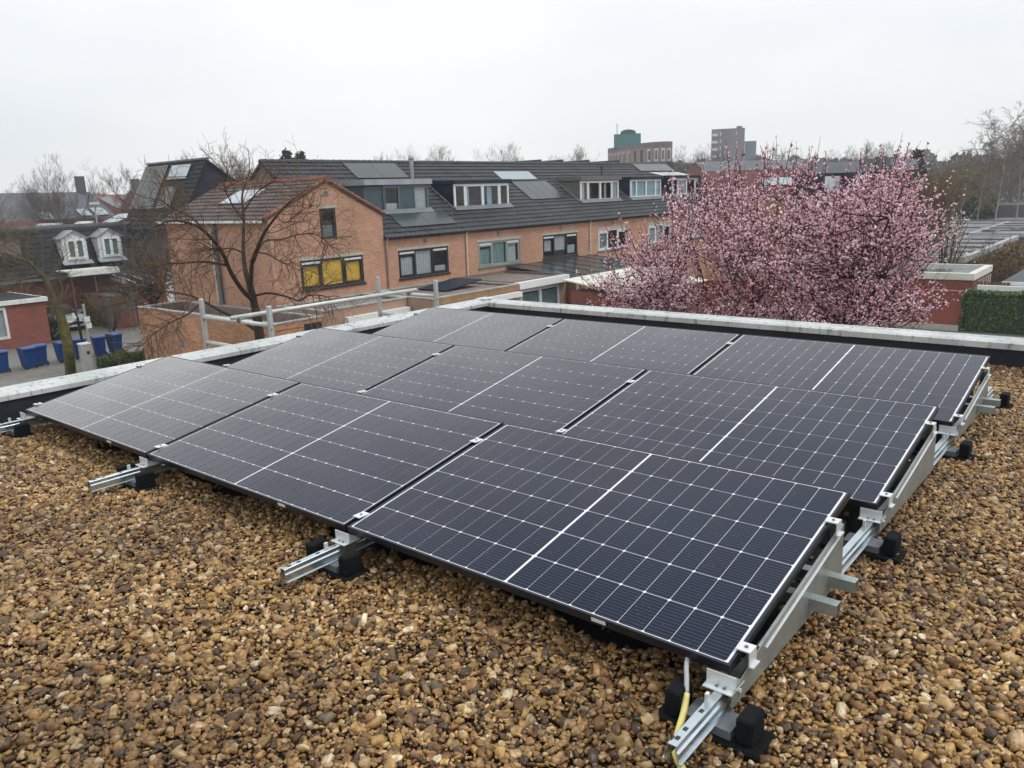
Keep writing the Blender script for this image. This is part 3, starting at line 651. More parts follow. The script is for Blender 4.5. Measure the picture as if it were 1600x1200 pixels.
def dormer(t, y0, y1, z0, z1, mat, fm, lights, wy0=None, roofm=None, th=.20, left_ext=0, outer=.07):
    xd = -22.3; xb = XF - (z1 + .22 - ZE) / MR; wy0 = wy0 or y0
    m = MB()
    for ya, yb in ((y0 - left_ext, y0 - left_ext + .10), (y1 - .08, y1)):
        m.prism([(xd - .02, ya, z0 - .12), (xd - .02, ya, z1 + .02), (xb, ya, z1 + .02)], (0, yb - ya, 0))
    m.box(xd - .10, xd - .02, y0 - left_ext, y1, z1 - .02, z1 + .03)
    if wy0 > y0 - left_ext + .12: m.box(xd - .08, xd - .02, y0 - left_ext + .10, wy0, z0 - .1, z1 + .02)
    m.build('dormer_cheeks', mat, t)
    m = MB(); m.box(xb - .1, xd + .16, y0 - left_ext - .10, y1 + .10, z1 + .03, z1 + .03 + th); m.build('dormer_roof', roofm or mat, t)
    m = MB(); m.box(xb, xd + .1, y0 - left_ext - .06, y1 + .06, z1 + .031 + th, z1 + .05 + th); m.build('roof_covering', 'roof_felt', t)
    m = MB(); m.slab(RP(xd + .22, y0 - .12, .10), RP(xd + .22, y1 + .06, .10), RP(xd - .02, y1 + .06, .14), RP(xd - .02, y0 - .12, .14), .03); m.build('lead_apron', 'dark_zinc', t); m = MB()
    for y in (y0 - left_ext - .02,):
        a = RP(xd + .05, y - .06, .05); b = RP(xb, y - .06, .05); m.tube([a, b], .035, 5)
    m.build('lead_flashing', 'zinc', t)
    F = Frame((xd, 0, 0), (0, 1, 0), (1, 0, 0))
    window(F, wy0, y1 - .09, z0 - .02, z1, fm, lights, t, d=.04, outer=outer, sill=None)
C_ = lambda c, lo=0, hi=1, **k: dict(curtain=c, cover=(lo, hi), **k)
# --- gabled corner house
t = thing('gabled_house', 'orange brick house with a red tiled gable, yellow blinds and a skylight', 'house', (-25, 19, G), 'houses of the terrace')
Y0, Y1, YM, ZA, ZL = 16.16, 21.98, 19.07, 2.10, .66
holes = [(17.45, 20.72, -2.22, -1.04), (18.62, 19.44, -.26, .98)]
m = MB(); wall(FX, Y0, Y1, G, [(Y0, ZL - .02), (YM, ZA - .03), (Y1, .62)], holes, m)
FY = Frame((0, Y0, 0), (1, 0, 0), (0, -1, 0)); wall(FY, -28.75, XF, G, ZL - .03, [], m)
m.add([(-28.75, Y0, G), (-28.75, Y1, G), (-28.75, Y1, .6), (-28.75, YM, ZA), (-28.75, Y0, ZL)], [(0, 1, 2, 3, 4)]); m.build('wall', 'brick_orange', t)
sl = math.atan2(ZA - ZL, YM - Y0 + .16); vd = np.array([0, math.cos(sl), math.sin(sl)]); L_ = (YM - Y0 + .16) / math.cos(sl)
m = MB(); m.slab((-28.85, Y0 - .16, ZL), (XF + .04, Y0 - .16, ZL), (XF + .04, YM, ZA), (-28.85, YM, ZA), .08); m.slab((-28.85, YM, ZA), (XF + .04, YM, ZA), (XF + .04, Y1 + .1, .60), (-28.85, Y1 + .1, .60), .08); m.build('roof_deck', 'tile_red', t)
tiles((-28.85, Y0 - .2, ZL), (1, 0, 0), vd, 27, 10, 7.9 / 27, L_ / 10, 'tile_red', t, amp=.028)
sr = math.atan2(.60 - ZA, Y1 + .1 - YM); vr = np.array([0, -math.cos(sr), -math.sin(sr)]); Lr = (Y1 + .1 - YM) / math.cos(sr)
tiles((-28.85, Y1 + .1, .60), (1, 0, 0), vr, 27, 10, 7.9 / 27, Lr / 10, 'tile_red', t, amp=.028)
m = MB()
for i in range(22):
    a = -28.85 + i * .36; m.tube([(a, YM, ZA + .03), (a + .35, YM, ZA + .05)], [.11, .125], 8)
for (ya, za, yb, zb) in ((Y0 - .2, ZL - .0, YM, ZA + .02), (Y1 + .12, .60, YM, ZA + .02)):
    for i in range(9):
        f0, f1 = i / 9, (i + 1) / 9; a = np.array([XF + .04, ya + (yb - ya) * f0, za + (zb - za) * f0]); b = np.array([XF + .04, ya + (yb - ya) * f1, za + (zb - za) * f1])
        m.tube([a + (0, 0, .045), b + (0, 0, .02)], [.085, .075], 6)
m.tube([(XF - .02, YM, ZA + .05), (XF + .16, YM, ZA + .05)], .16, 10)
m.build('verge_tiles', 'ridge_red', t)['kind'] = 'stuff'
m = MB(); m.box(-29.0, XF - .1, Y0 - .32, Y0 - .18, ZL - .12, ZL - .02); m.build('gutter', 'white_paint', t)
m = MB(); m.tube([(-25.0, Y0 - .25, ZL - .1), (-25.0, Y0 - .07, ZL - .35), (-25.0, Y0 - .07, -2.75)], .05, 8); m.build('downpipe', 'cream_pipe', t)
m = MB(); m.tube([(-24.72, Y0 - .12, ZL - .1), (-24.72, Y0 - .12, -3.2)], .10, 8); m.build('downpipe', 'dark_zinc', t)
o = atY(341, 312, 17.0)
m = MB(); m.slab((-25.9, 17.15, ZL + .66), (-24.0, 17.15, ZL + .66), (-24.0, 18.25, ZL + 1.185), (-25.9, 18.25, ZL + 1.185), .1); m.build('skylight', 'skylight_glass', t)
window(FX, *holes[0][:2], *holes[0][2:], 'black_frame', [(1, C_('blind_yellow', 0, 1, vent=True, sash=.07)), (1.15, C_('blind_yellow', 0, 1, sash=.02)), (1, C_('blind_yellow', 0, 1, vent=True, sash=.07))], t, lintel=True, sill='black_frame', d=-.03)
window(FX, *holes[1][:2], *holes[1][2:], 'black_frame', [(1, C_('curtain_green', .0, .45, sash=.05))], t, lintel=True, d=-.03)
m = MB(); m.tube([(XF + .002, 19.05, 1.55), (XF + .015, 19.05, 1.55)], .12, 12); m.build('air_vent', 'dark_zinc', t)
# main dark roof over the same house
m = MB(); yg = 19.39; m.add([RP(XF - 1, yg, -.05), RP(XRD, yg, -.05), (XRD - 4.9, yg, ZE), (XF - 4.8, yg, ZE)], [(0, 1, 2, 3)]); m.build('tile_hung_gable', 'tile_brown', t)
m = MB(); m.slab(RP(XF - .4, yg - .1, -.02), RP(XF - .4, 22, -.02), RP(XRD, 22, -.02), RP(XRD, yg - .1, -.02), .1); m.slab((XRD, yg - .1, ZR), (XRD, 22, ZR), (XRD - 4.9, 22, ZE - .06), (XRD - 4.9, yg - .1, ZE - .06), .1); m.build('roof_deck', 'tile_dark', t)
tiles(RP(XF - .4, yg - .1, 0), (0, 1, 0), vdir, 9, 16, 2.71 / 9, 4.4 / math.cos(SLR) / 16, 'tile_dark', t)
m = MB()
for i in range(7): m.tube([(XRD, yg - .1 + i * .385, ZR + .005), (XRD, yg - .1 + i * .385 + .375, ZR + .02)], [.115, .125], 8)
m.build('ridge_tiles', 'tile_dark', t)['kind'] = 'stuff'
# --- the other six
W = []
hs = []
WIN = [(22.78, 26.03), (28.21, 31.56), (33.6, 36.94), (39.18, 42.5), (45.2, 48.3), (50.9, 54.2)]
for i, (y0, y1, lab) in enumerate(HOUSES):
    t = thing('terraced_house', lab, 'house', (XF, (y0 + y1) / 2, G), 'houses of the terrace'); hs.append(t)
    a, b = WIN[i]; hole = (a, b, -2.30, -1.04)
    house_shell(t, y0, y1, [hole], last=(i == 5))
    if i == 0: L3 = [(1, C_('curtain_white', 0, .85, vent=True, sash=.06)), (1.15, C_('curtain_white', 0, 1, sash=.02)), (1, C_('curtain_white', 0, .3, vent=True, sash=.06))]; fm = 'black_frame'
    elif i == 1: L3 = [(1, C_('curtain_green', 0, .8, vent=True, sash=.06)), (1.15, C_('curtain_green', 0, 1, span=(.0, .9), sash=.02)), (1, C_('curtain_white', 0, 1, vent=True, sash=.06, span=(.1, .8)))]; fm = 'green_grey_paint'
    elif i == 2: L3 = [(1, C_('curtain_white', .3, .9, vent=True, sash=.05, span=(0, .8))), (1.15, C_('curtain_white', .25, 1, sash=.02)), (1, C_('curtain_white', 0, .5, vent=True, sash=.05))]; fm = 'black_frame'
    elif i == 3: L3 = [(1, C_('curtain_green', 0, .95, vent=True, sash=.06)), (1.15, dict(sash=.02)), (1, dict(vent=True, sash=.06))]; fm = 'white_paint'
    else: L3 = [(1, C_('curtain_white', 0, 1, vent=True, sash=.06)), (1.15, C_('curtain_white', 0, 1, sash=.05)), (1, dict(vent=True, sash=.06))]; fm = 'white_paint'
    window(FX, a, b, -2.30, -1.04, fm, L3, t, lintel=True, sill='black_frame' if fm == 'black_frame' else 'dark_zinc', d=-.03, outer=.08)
    vent_grid(t, (y0 + y1) / 2 - .1)
for i, y in ((0, 22.08), (1, 27.3), (3, 38.2), (5, 49.5)): downpipe(hs[i], y)
downpipe(hs[0], 22.08, z1=-2.7)
DK = dict(sash=.06)
dormer(hs[0], 23.3, 26.3, .60, 1.86, 'teal_paint', 'blue_frame', [(1, C_('curtain_white', 0, .35, sash=.05)), (.95, dict(solid='teal_paint')), (1, C_('curtain_white', 0, 1, sash=.05))], roofm='zinc', th=.24, left_ext=1.1)
dormer(hs[1], 28.05, 32.45, .62, 1.86, 'navy_paint', 'white_paint', [(.55, dict(sash=.04)), (1, C_('curtain_blue', 0, 1, sash=.06, span=(0, .25))), (1, C_('curtain_blue', 0, 1, sash=.06, span=(.3, .6))), (.55, dict(sash=.06))], th=.16)
dormer(hs[3], 39.25, 43.7, .68, 1.88, 'taupe_paint', 'white_paint', [(.55, C_('curtain_white', 0, 1, sash=.04, span=(0, .6))), (1, dict(sash=.06)), (1, C_('curtain_white', 0, 1, sash=.06, span=(.4, .6))), (.55, C_('curtain_white', 0, 1, sash=.04))], th=.24)
dormer(hs[4], 45.1, 49.3, .74, 1.90, 'navy_paint', 'white_paint', [(.55, C_('curtain_blue', 0, 1, sash=.05)), (1, C_('curtain_blue', 0, 1, sash=.04)), (1, C_('curtain_blue', 0, 1, sash=.04)), (.55, C_('curtain_blue', 0, 1, sash=.05))], th=.16)
dormer(hs[5], 50.9, 55.3, .76, 1.94, 'navy_paint', 'white_paint', [(.55, dict(sash=.05)), (1, C_('curtain_white', 0, 1, sash=.04)), (1, dict(sash=.04)), (.55, dict(sash=.05))], th=.16)
roof_panel(hs[0], 23.75, 27.15, -24.53, -25.60, 2); roof_panel(hs[0], 23.35, 27.0, -21.25, -22.05, 2)
roof_panel(hs[2], 34.75, 38.1, -22.6, -24.05, 4); roof_panel(hs[2], 34.2, 37.5, -24.25, -24.95, 1, 'skylight_glass', name='skylight')
roof_panel(hs[5], 50.9, 56.1, -24.95, -25.85, 3)
for k in range(3):
    q = [(-22.6, 50.0 + k * 1.5, 2.16), (-22.6, 51.3 + k * 1.5, 2.16), (-23.7, 51.3 + k * 1.5, 2.42), (-23.7, 50.0 + k * 1.5, 2.42)]
    MB().slab(*q, .05).build('solar_panel', 'skylight_glass', hs[5])
m = MB(); m.tube([(-24.5, 27.35, 2.1), (-24.5, 27.35, 3.15)], .10, 10); m.tube([(-24.5, 27.35, 3.15), (-24.5, 27.35, 3.20), (-24.5, 27.35, 3.34)], [.14, .17, .12], 10); m.build('flue', 'zinc', hs[0])
m = MB(); m.tube([(-24.4, 44.9, 2.3), (-24.4, 44.9, 2.9)], .06, 8); m.build('flue', 'black_frame', hs[4])

# --- low rear blocks of the terrace
def slab_block(t, x0, x1, y0, y1, ztop, wallm, holes_x=None, roofm='roof_felt', cop='concrete', ph=.12, cth=.05):
    F = Frame((x1, 0, 0), (0, 1, 0), (1, 0, 0)); m = MB(); wall(F, y0, y1, G, ztop - cth, holes_x or [], m)
    F2 = Frame((0, y0, 0), (1, 0, 0), (0, -1, 0)); wall(F2, x0, x1, G, ztop - cth, [], m)
    m.quad((x0, y0, G), (x0, y1, G), (x0, y1, ztop - cth), (x0, y0, ztop - cth)); m.quad((x0, y1, G), (x1, y1, G), (x1, y1, ztop - cth), (x0, y1, ztop - cth))
    m.build('wall', wallm, t)
    MB().box(x0 + .16, x1 - .16, y0 + .16, y1 - .16, ztop - ph - .05, ztop - ph).build('flat_roof', roofm, t)
    m = MB(); m.box(x0, x1 + .03, y0 - .03, y0 + .17, ztop - cth, ztop); m.box(x0, x1 + .03, y1 - .17, y1, ztop - cth, ztop); m.box(x0, x0 + .17, y0 + .17, y1 - .17, ztop - cth, ztop); m.box(x1 - .14, x1 + .03, y0 + .17, y1 - .17, ztop - cth, ztop)
    m.build('coping', cop, t); m = MB()
    m.box(x0 + .15, x0 + .17, y0 + .17, y1 - .17, ztop - ph, ztop - cth); m.box(x1 - .17, x1 - .145, y0 + .17, y1 - .17, ztop - ph, ztop - cth); m.box(x0 + .17, x1 - .17, y1 - .19, y1 - .17, ztop - ph, ztop - cth)
    m.build('parapet_lining', 'tile_brown', t)
t = thing('garage', 'orange brick garage with a flat grey roof beside the gabled house, below the bare tree', 'garage', (-23, 15, G))
slab_block(t, -27.95, -18.0, 14.0, 16.12, -2.84, 'brick_garage', [(14.05, 15.2, -5.5, -3.12), (15.25, 16.05, -5.5, -3.05)], ph=.42, roofm='tile_brown')
FA = Frame((-18, 0, 0), (0, 1, 0), (1, 0, 0))
m = MB(); FA.box(m, 14.06, 15.19, -5.5, -3.13, -.06, -.02); m.build('panel', 'brick_garage', t)
m = MB(); FA.box(m, 15.26, 16.04, -5.5, -3.06, -.08, -.03); m.build('door', 'navy_paint', t)
m = MB()
for (x, z) in ((-24.55, -4.15), (-20.6, -4.4)):
    m.box(x - .12, x + .12, 13.985, 13.997, z - .16, z + .16)
m.build('air_vent', 'dark_zinc', t)
t = thing('rear_extension', 'flat roofed brick extension behind the railing with a white awning cassette on its wall', 'extension', (-19, 20, G))
slab_block(t, -20.93, -18.0, 16.14, 20.4, -2.66, 'brick_grey', [(17.3, 20.1, -5.6, -3.45)])
m = MB(); FA.box(m, 17.1, 20.35, -3.28, -3.05, .003, .24); m.build('awning_cassette', 'white_paint', t)
m = MB(); FA.box(m, 17.2, 20.25, -3.42, -3.29, .003, .12); m.build('awning_rail', 'black_frame', t)
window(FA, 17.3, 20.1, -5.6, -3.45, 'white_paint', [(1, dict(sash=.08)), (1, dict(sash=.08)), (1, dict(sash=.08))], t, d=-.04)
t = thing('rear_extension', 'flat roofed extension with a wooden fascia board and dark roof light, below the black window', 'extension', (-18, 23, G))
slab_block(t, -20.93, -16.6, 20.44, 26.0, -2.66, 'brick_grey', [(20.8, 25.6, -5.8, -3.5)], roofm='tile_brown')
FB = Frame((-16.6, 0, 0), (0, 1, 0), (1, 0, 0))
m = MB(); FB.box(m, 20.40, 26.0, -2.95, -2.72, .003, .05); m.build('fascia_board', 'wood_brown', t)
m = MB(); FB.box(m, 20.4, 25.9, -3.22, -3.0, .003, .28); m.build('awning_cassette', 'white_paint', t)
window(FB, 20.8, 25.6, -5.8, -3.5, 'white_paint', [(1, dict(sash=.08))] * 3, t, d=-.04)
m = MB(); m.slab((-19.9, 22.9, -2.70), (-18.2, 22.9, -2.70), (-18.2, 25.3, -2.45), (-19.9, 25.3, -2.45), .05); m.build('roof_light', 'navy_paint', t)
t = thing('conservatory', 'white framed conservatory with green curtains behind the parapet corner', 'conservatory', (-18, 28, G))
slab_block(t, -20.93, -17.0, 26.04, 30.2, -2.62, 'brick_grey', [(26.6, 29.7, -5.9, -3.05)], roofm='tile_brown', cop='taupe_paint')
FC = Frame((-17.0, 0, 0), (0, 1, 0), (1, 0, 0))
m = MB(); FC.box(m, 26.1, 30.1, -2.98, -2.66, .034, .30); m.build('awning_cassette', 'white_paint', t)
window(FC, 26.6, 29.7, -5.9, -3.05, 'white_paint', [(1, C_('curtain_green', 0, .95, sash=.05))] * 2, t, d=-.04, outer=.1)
m = MB(); m.box(-16.95, -16.87, 25.9, 25.98, G, -2.7); m.build('downpipe', 'cream_pipe', t)
t = thing('veranda', 'dark glazed veranda roof on cream posts, left of the pink blossom', 'veranda', (-18, 34, G))
m = MB()
for k in range(6):
    y0 = 30.4 + k * 1.3; m.slab((-16.5, y0, -2.86), (-16.5, y0 + 1.24, -2.86), (-20.9, y0 + 1.24, -2.42), (-20.9, y0, -2.42), .02)
    m.build('glass_pane', 'far_panel', t); m = MB()
m = MB()
for k in range(7):
    y0 = 30.37 + k * 1.3; m.slab((-16.5, y0 - .03, -2.845), (-16.5, y0 + .03, -2.845), (-20.9, y0 + .03, -2.405), (-20.9, y0 - .03, -2.405), .05)
    m.build('rafter', 'black_frame', t); m = MB()
MB().box(-16.6, -16.4, 30.3, 38.3, -3.02, -2.88).build('beam', 'dark_zinc', t)
for y in (30.5, 34.2, 38.1): MB().box(-16.56, -16.46, y - .05, y + .05, G, -3.02).build('post', 'cream_pipe', t)
t = thing('garden_shed', 'brown brick garden shed with a pale board roof beside the pink blossom', 'shed', (-14, 32, G))
m = MB().box(-15.6, -12.2, 28.6, 35.2, G, -3.25); m.build('wall', 'brick_red', t)
for k in range(10):
    y0 = 28.4 + k * .7; MB().slab((-11.9, y0, -3.28), (-11.9, y0 + .68, -3.28), (-15.9, y0 + .68, -2.70), (-15.9, y0, -2.70), .05).build('roof_board', 'board_cream', t)
t = thing('yard_wall', 'brown brick yard wall between the conservatory and the pale roofed shed', 'wall', (-14.5, 28, G))
MB().box(-17.0, -16.8, 30.22, 37.0, G, -3.6).build('brick_wall', 'brick_red', t)
# ================================================================== STREET SIDE (left)
def cuboid_thing(name, label, cat, mat, x0, x1, y0, y1, z0, z1, part='wall'):
    t = thing(name, label, cat, ((x0 + x1) / 2, (y0 + y1) / 2, z0)); MB().box(x0, x1, y0, y1, z0, z1).build(part, mat, t); return t
def make_bin():
    t = thing('wheelie_bin', '', 'bin', (0, 0, 0), 'blue wheelie bins on the pavement')
    m = MB(); m.hexa([(-.24, -.22, .06), (.20, -.22, .06), (.20, .22, .06), (-.24, .22, .06), (-.33, -.28, .96), (.33, -.28, .96), (.33, .28, .96), (-.33, .28, .96)])
    m.box(-.35, .35, -.30, .30, .93, .97); m.build('body', 'bin_blue', t)
    m = MB(); m.prism([(-.37, -.31, .972), (.37, -.31, .972), (.38, -.31, 1.0), (.1, -.31, 1.06), (-.30, -.31, 1.05), (-.38, -.31, 1.0)], (0, .62, 0)); m.build('lid', 'bin_lid', t)
    for s in (-1, 1):
        m = MB(); m.tube([(-.24, s * .22, .10), (-.24, s * .28, .10)], .10, 12); m.build('wheel', 'tyre', t)
    m = MB(); m.tube([(-.40, -.22, .98), (-.40, .22, .98)], .018, 6); m.build('handle', 'bin_blue', t)
    return t
BL = ['leftmost blue wheelie bin, cut by the edge of the photo', 'blue wheelie bin left of the tree, the left one of a touching pair', 'blue wheelie bin left of the tree, the right one of a touching pair',
      'blue wheelie bin with white stickers, just left of the mossy trunk', 'blue wheelie bin just right of the mossy trunk', 'narrow looking blue wheelie bin right of the grey cabinet', 'rightmost blue wheelie bin, by the low green hedge']
BP = [(-36.66, 11.2, 80), (-36.5, 12.28, 95), (-36.75, 12.92, 88), (-36.6, 13.95, 92), (-36.8, 14.85, 84), (-36.6, 15.75, 80), (-36.6, 16.55, 98)]
b0 = make_bin()
for i, (x, y, a) in enumerate(BP):
    o = b0 if i == 0 else copy_tree(b0); o.location = (x, y, G + .01); o.rotation_euler = (0, 0, math.radians(a + 90)); o['label'] = BL[i]
    if i == 3:
        for (dy, dz) in ((-.2, .85), (-.18, .7), (-.19, .5), (-.16, .3), (.15, .62), (.17, .5)):
            st = MB().box(.02 + dy - .02, .06 + dy, -.316, -.285 + .0, dz - .04, dz + .04).build('sticker', 'label_white', None); st.parent = o; st.name = 'sticker'
# brick shed with tall window
t = thing('brick_shed', 'red brick shed with white roof edge and a tall narrow window, behind the bins', 'shed', (-44, 13, G))
FS = Frame((-43.4, 0, 0), (0, 1, 0), (1, 0, 0)); m = MB(); wall(FS, 8.5, 16.0, G, -3.75, [(13.15, 13.95, -5.6, -3.85)], m); F2 = Frame((0, 16.0, 0), (-1, 0, 0), (0, 1, 0)); wall(F2, 43.4, 49, G, -3.75, [], m); m.build('wall', 'brick_red', t)
m = MB(); m.box(-49, -43.25, 8.4, 16.12, -3.748, -3.52); m.build('roof_edge', 'white_paint', t); MB().box(-48.8, -43.5, 8.6, 15.9, -3.519, -3.50).build('flat_roof', 'bitumen', t)
window(FS, 13.15, 13.95, -5.6, -3.85, 'white_paint', [(1, C_('curtain_white', 0, 1, sash=.05))], t, d=.0, outer=.09)
m = MB(); m.box(-43.39, -43.30, 11.3, 12.2, G, -4.3); m.build('door', 'bark', t)
# second shed
t = thing('brick_shed', 'low red brick shed with a dark red door, half hidden by the orange garage', 'shed', (-45.5, 22.5, G))
MB().box(-49, -45.2, 20.6, 26.5, G, -4.22).build('wall', 'brick_red', t); MB().box(-49.1, -45.08, 20.5, 26.6, -4.218, -4.12).build('roof_edge', 'taupe_paint', t)
MB().box(-45.19, -45.14, 22.0, 22.9, G, -4.45).build('door', 'red_board', t); MB().box(-45.139, -45.12, 22.2, 22.6, -4.9, -4.82).build('letter_slot', 'white_paint', t)
MB().box(-45.6, -45.25, 20.2, 20.55, G, -4.3).build('post', 'taupe_paint', t)
t = thing('brick_shed', 'dark red shed wall with a white corner post, left of the orange house corner', 'shed', (-44, 28, G))
MB().box(-49, -46, 26.7, 30, G, -3.7).build('wall', 'brick_red', t); P = atX(266, 450, -41); MB().box(-41.15, -40.9, P[1] - .2, P[1] + .15, G, -3.2).build('corner_post', 'white_paint', t)
# car
t = thing('parked_car', 'silver hatchback parked on the driveway behind the mossy tree', 'car', (-49.6, 18.6, G))
def car(t, cx, cy, z):
    st = [(-.02, .30, .72, .55), (.0, .62, .80, .62), (.55, .92, .86, .70), (1.35, 1.02, .88, .74), (1.55, 1.04, .88, .74), (3.2, 1.04, .88, .76), (3.9, .98, .84, .70), (4.0, .5, .78, .6)]
    m = MB(); ring = []
    for (x, h, hw, hb) in st: ring.append([(-x, -hb, .25), (-x, -hw, .45), (-x, -hw, h * .85), (-x, -hw * .9, h), (-x, hw * .9, h), (-x, hw, h * .85), (-x, hw, .45), (-x, hb, .25)])
    V = [(cx + p[0], cy + p[1], z + p[2]) for r in ring for p in r]; Fs = []
    for i in range(len(ring) - 1):
        for k in range(8): q = (k + 1) % 8; Fs.append((i * 8 + k, i * 8 + q, (i + 1) * 8 + q, (i + 1) * 8 + k))
    Fs += [tuple(range(7, -1, -1)), tuple((len(ring) - 1) * 8 + k for k in range(8))]; m.add(V, Fs); m.build('body', 'car_silver', t, bevel=.03)
    def W3(*p): return [(cx - a, cy + b, z + c) for a, b, c in p]
    m = MB(); m.hexa(W3((1.15, -.72, .98), (3.75, -.74, .98), (3.75, .74, .98), (1.15, .72, .98), (2.0, -.56, 1.46), (3.3, -.58, 1.46), (3.3, .58, 1.46), (2.0, .56, 1.46))); m.build('roof', 'car_silver', t, bevel=.04)
    m = MB(); m.quad(*W3((1.16, -.66, 1.02), (1.16, .66, 1.02), (1.93, .53, 1.43), (1.93, -.53, 1.43)));
    m = MB(); m.hexa(W3((1.13, -.64, 1.03), (1.2, -.64, 1.03), (1.2, .64, 1.03), (1.13, .64, 1.03), (1.90, -.51, 1.42), (2.0, -.51, 1.42), (2.0, .51, 1.42), (1.90, .51, 1.42))); m.build('windscreen', 'far_panel', t)
    for s in (-1, 1):
        m = MB(); m.hexa(W3((1.5, s * .735, 1.02), (3.5, s * .755, 1.02), (3.5, s * .70, 1.03), (1.5, s * .70, 1.03), (2.1, s * .575, 1.42), (3.2, s * .595, 1.42), (3.2, s * .55, 1.42), (2.1, s * .55, 1.42))); m.build('side_window', 'far_panel', t)
        m = MB(); m.box(cx - .03, cx + .03, cy + s * .62 - .14, cy + s * .62 + .14, z + .58, z + .74); m.build('headlight', 'curtain_white', t)
        for xx in (.75, 3.2):
            w_ = MB().tube([(cx - xx, cy + s * .66, z + .32), (cx - xx, cy + s * .89, z + .32)], .32, 18).build('wheel', 'tyre', t); MB().tube([(cx - xx, cy + s * .891, z + .32), (cx - xx, cy + s * .90, z + .32)], .2, 12).build('rim', 'zinc', w_)
        MB().box(cx - 1.55, cx - 1.35, cy + s * .98 - .09, cy + s * .98 + .09, z + 1.0, z + 1.14).build('mirror', 'car_silver', t)
    MB().box(cx - .02, cx + .035, cy - .45, cy + .45, z + .40, z + .54).build('grille', 'black_frame', t); MB().box(cx - .0, cx + .045, cy - .26, cy + .26, z + .28, z + .385).build('number_plate', 'label_white', t)
    MB().box(cx - .03, cx + .02, cy - .8, cy + .8, z + .18, z + .27).build('bumper', 'black_frame', t)
car(t, -46.8, atX(117, 500, -46.8)[1], G + .01)
# utility cabinet and pole with plates
P = atz(139, 588, G)
t = thing('utility_cabinet', 'grey metal utility cabinet standing on the pavement beside the mossy tree', 'cabinet', (P[0], P[1], G))
MB().box(P[0] - .2, P[0] + .2, P[1] - .2, P[1] + .2, G, G + 1.5).build('housing', 'lamp_grey', t, bevel=.02); MB().box(P[0] - .22, P[0] + .22, P[1] - .22, P[1] + .22, G + 1.5, G + 1.56).build('lid', 'white_paint', t)
MB().box(P[0] + .201, P[0] + .21, P[1] - .0, P[1] + .12, G + 1.05, G + 1.2).build('lock', 'black_frame', t)
px_, py_ = P[0] - .9, P[1] + .62
t = thing('sign_pole', 'thin grey street pole with small white plates and black brackets above the cabinet', 'pole', (px_, py_, G))
MB().tube([(px_, py_, G), (px_, py_, G + 3.2)], .06, 8).build('pole', 'lamp_grey', t)
MB().tube([(px_ + .1, py_ - .35, G + 1.6), (px_ + .08, py_ - .38, G + 2.6), (px_ + .1, py_ - .5, G + 3.0)], .06, 7).build('bracket', 'black_frame', t)
MB().tube([(px_ + .1, py_ - 1.5, G + 1.9), (px_ + .1, py_ - .95, G + 2.35), (px_ + .08, py_ - .38, G + 2.5)], .05, 7).build('bracket', 'black_frame', t)
for dy, dz, ww in ((.02, 2.5, .13), (.06, 2.2, .12), (-.5, 2.75, .09), (-.95, 2.35, .10)): MB().box(px_ + .11, px_ + .13, py_ + dy - ww, py_ + dy + ww, G + dz - .13, G + dz + .13).build('plate', 'white_paint', t)
# mansard row
t = thing('row_house', 'dark tiled row houses with two white dormers and glass roof lights, behind the bins', 'house', (-50, 21, G))
m = MB(); m.box(-58, -50.2, 6, 33, G, -2.95); m.build('wall', 'brick_red', t)
so_ = math.atan2(3.0, 1.5); v = np.array([-math.cos(so_), 0, math.sin(so_)])
MB().slab((-49.9, 6, -2.95), (-49.9, 33, -2.95), (-51.4, 33, .18), (-51.4, 6, .18), .1).build('roof_deck', 'tile_black', t)
tiles((-49.86, 6, -2.95), (0, 1, 0), v, 90, 10, .30, .345, 'tile_black', t, amp=.02, seg=2, step=.05)
MB().box(-58, -51.3, 6, 33, -2.9, .12).build('flat_roof', 'roof_felt', t); MB().box(-51.5, -51.2, 6, 33, .12, .30).build('roof_edge', 'dark_zinc', t); MB().box(-49.9, -49.55, 6, 33, -3.12, -2.97).build('gutter', 'dark_zinc', t)
for yc in (20.75, 23.05):
    m = MB(); x = -49.95; m.prism([(x, yc - .78, -2.05), (x, yc + .78, -2.05), (x, yc + .78, -.55), (x, yc, -.12), (x, yc - .78, -.55)], (-1.3, 0, 0)); m.build('dormer', 'dormer_white', t)
    m = MB(); m.slab((x + .12, yc - .92, -.60), (x + .12, yc, -.06), (x - 1.4, yc, -.06), (x - 1.4, yc - .92, -.60), .07); m.slab((x + .12, yc, -.06), (x + .12, yc + .92, -.60), (x - 1.4, yc + .92, -.60), (x - 1.4, yc, -.06), .07); m.build('dormer_roof', 'zinc', t)
    FD = Frame((x + .03, 0, 0), (0, 1, 0), (1, 0, 0)); window(FD, yc - .55, yc + .62, -1.95, -.62, 'white_paint', [(1, C_('curtain_green', 0, 1, sash=.06))] * 2, t, d=.08, depth=.07, outer=.09)
    MB().slab((x + .35, yc - .95, -2.25), (x + .35, yc + .95, -2.25), (x - .05, yc + .95, -2.02), (x - .05, yc - .95, -2.02), .04).build('lead_apron', 'zinc', t)
for (a, b, c, d) in (((47, 357), (86, 356), (98, 348), (60, 349)), ((108, 354), (138, 353), (148, 345), (122, 346)), ((153, 351), (174, 350), (214, 333), (186, 334))):
    q = []
    for (px, py), X_, zz in zip((a, b, c, d), (-52.2, -52.2, -54.2, -54.2), (0, 0, 1, 1)):
        P = atX(px, py, X_); q.append(P)
    MB().slab(*q, .06).build('roof_light', 'skylight_glass', t)
for P in (atX(3, 385, -50.0),): MB().box(-49.9, -49.7, P[1] - 1.2, P[1] + .9, P[2] - .6, P[2] + .35).build('window', 'skylight_glass', t)
t = thing('canopy', 'white canopy beam on posts before the dark tiled row houses', 'canopy', (-47.5, 21, G))
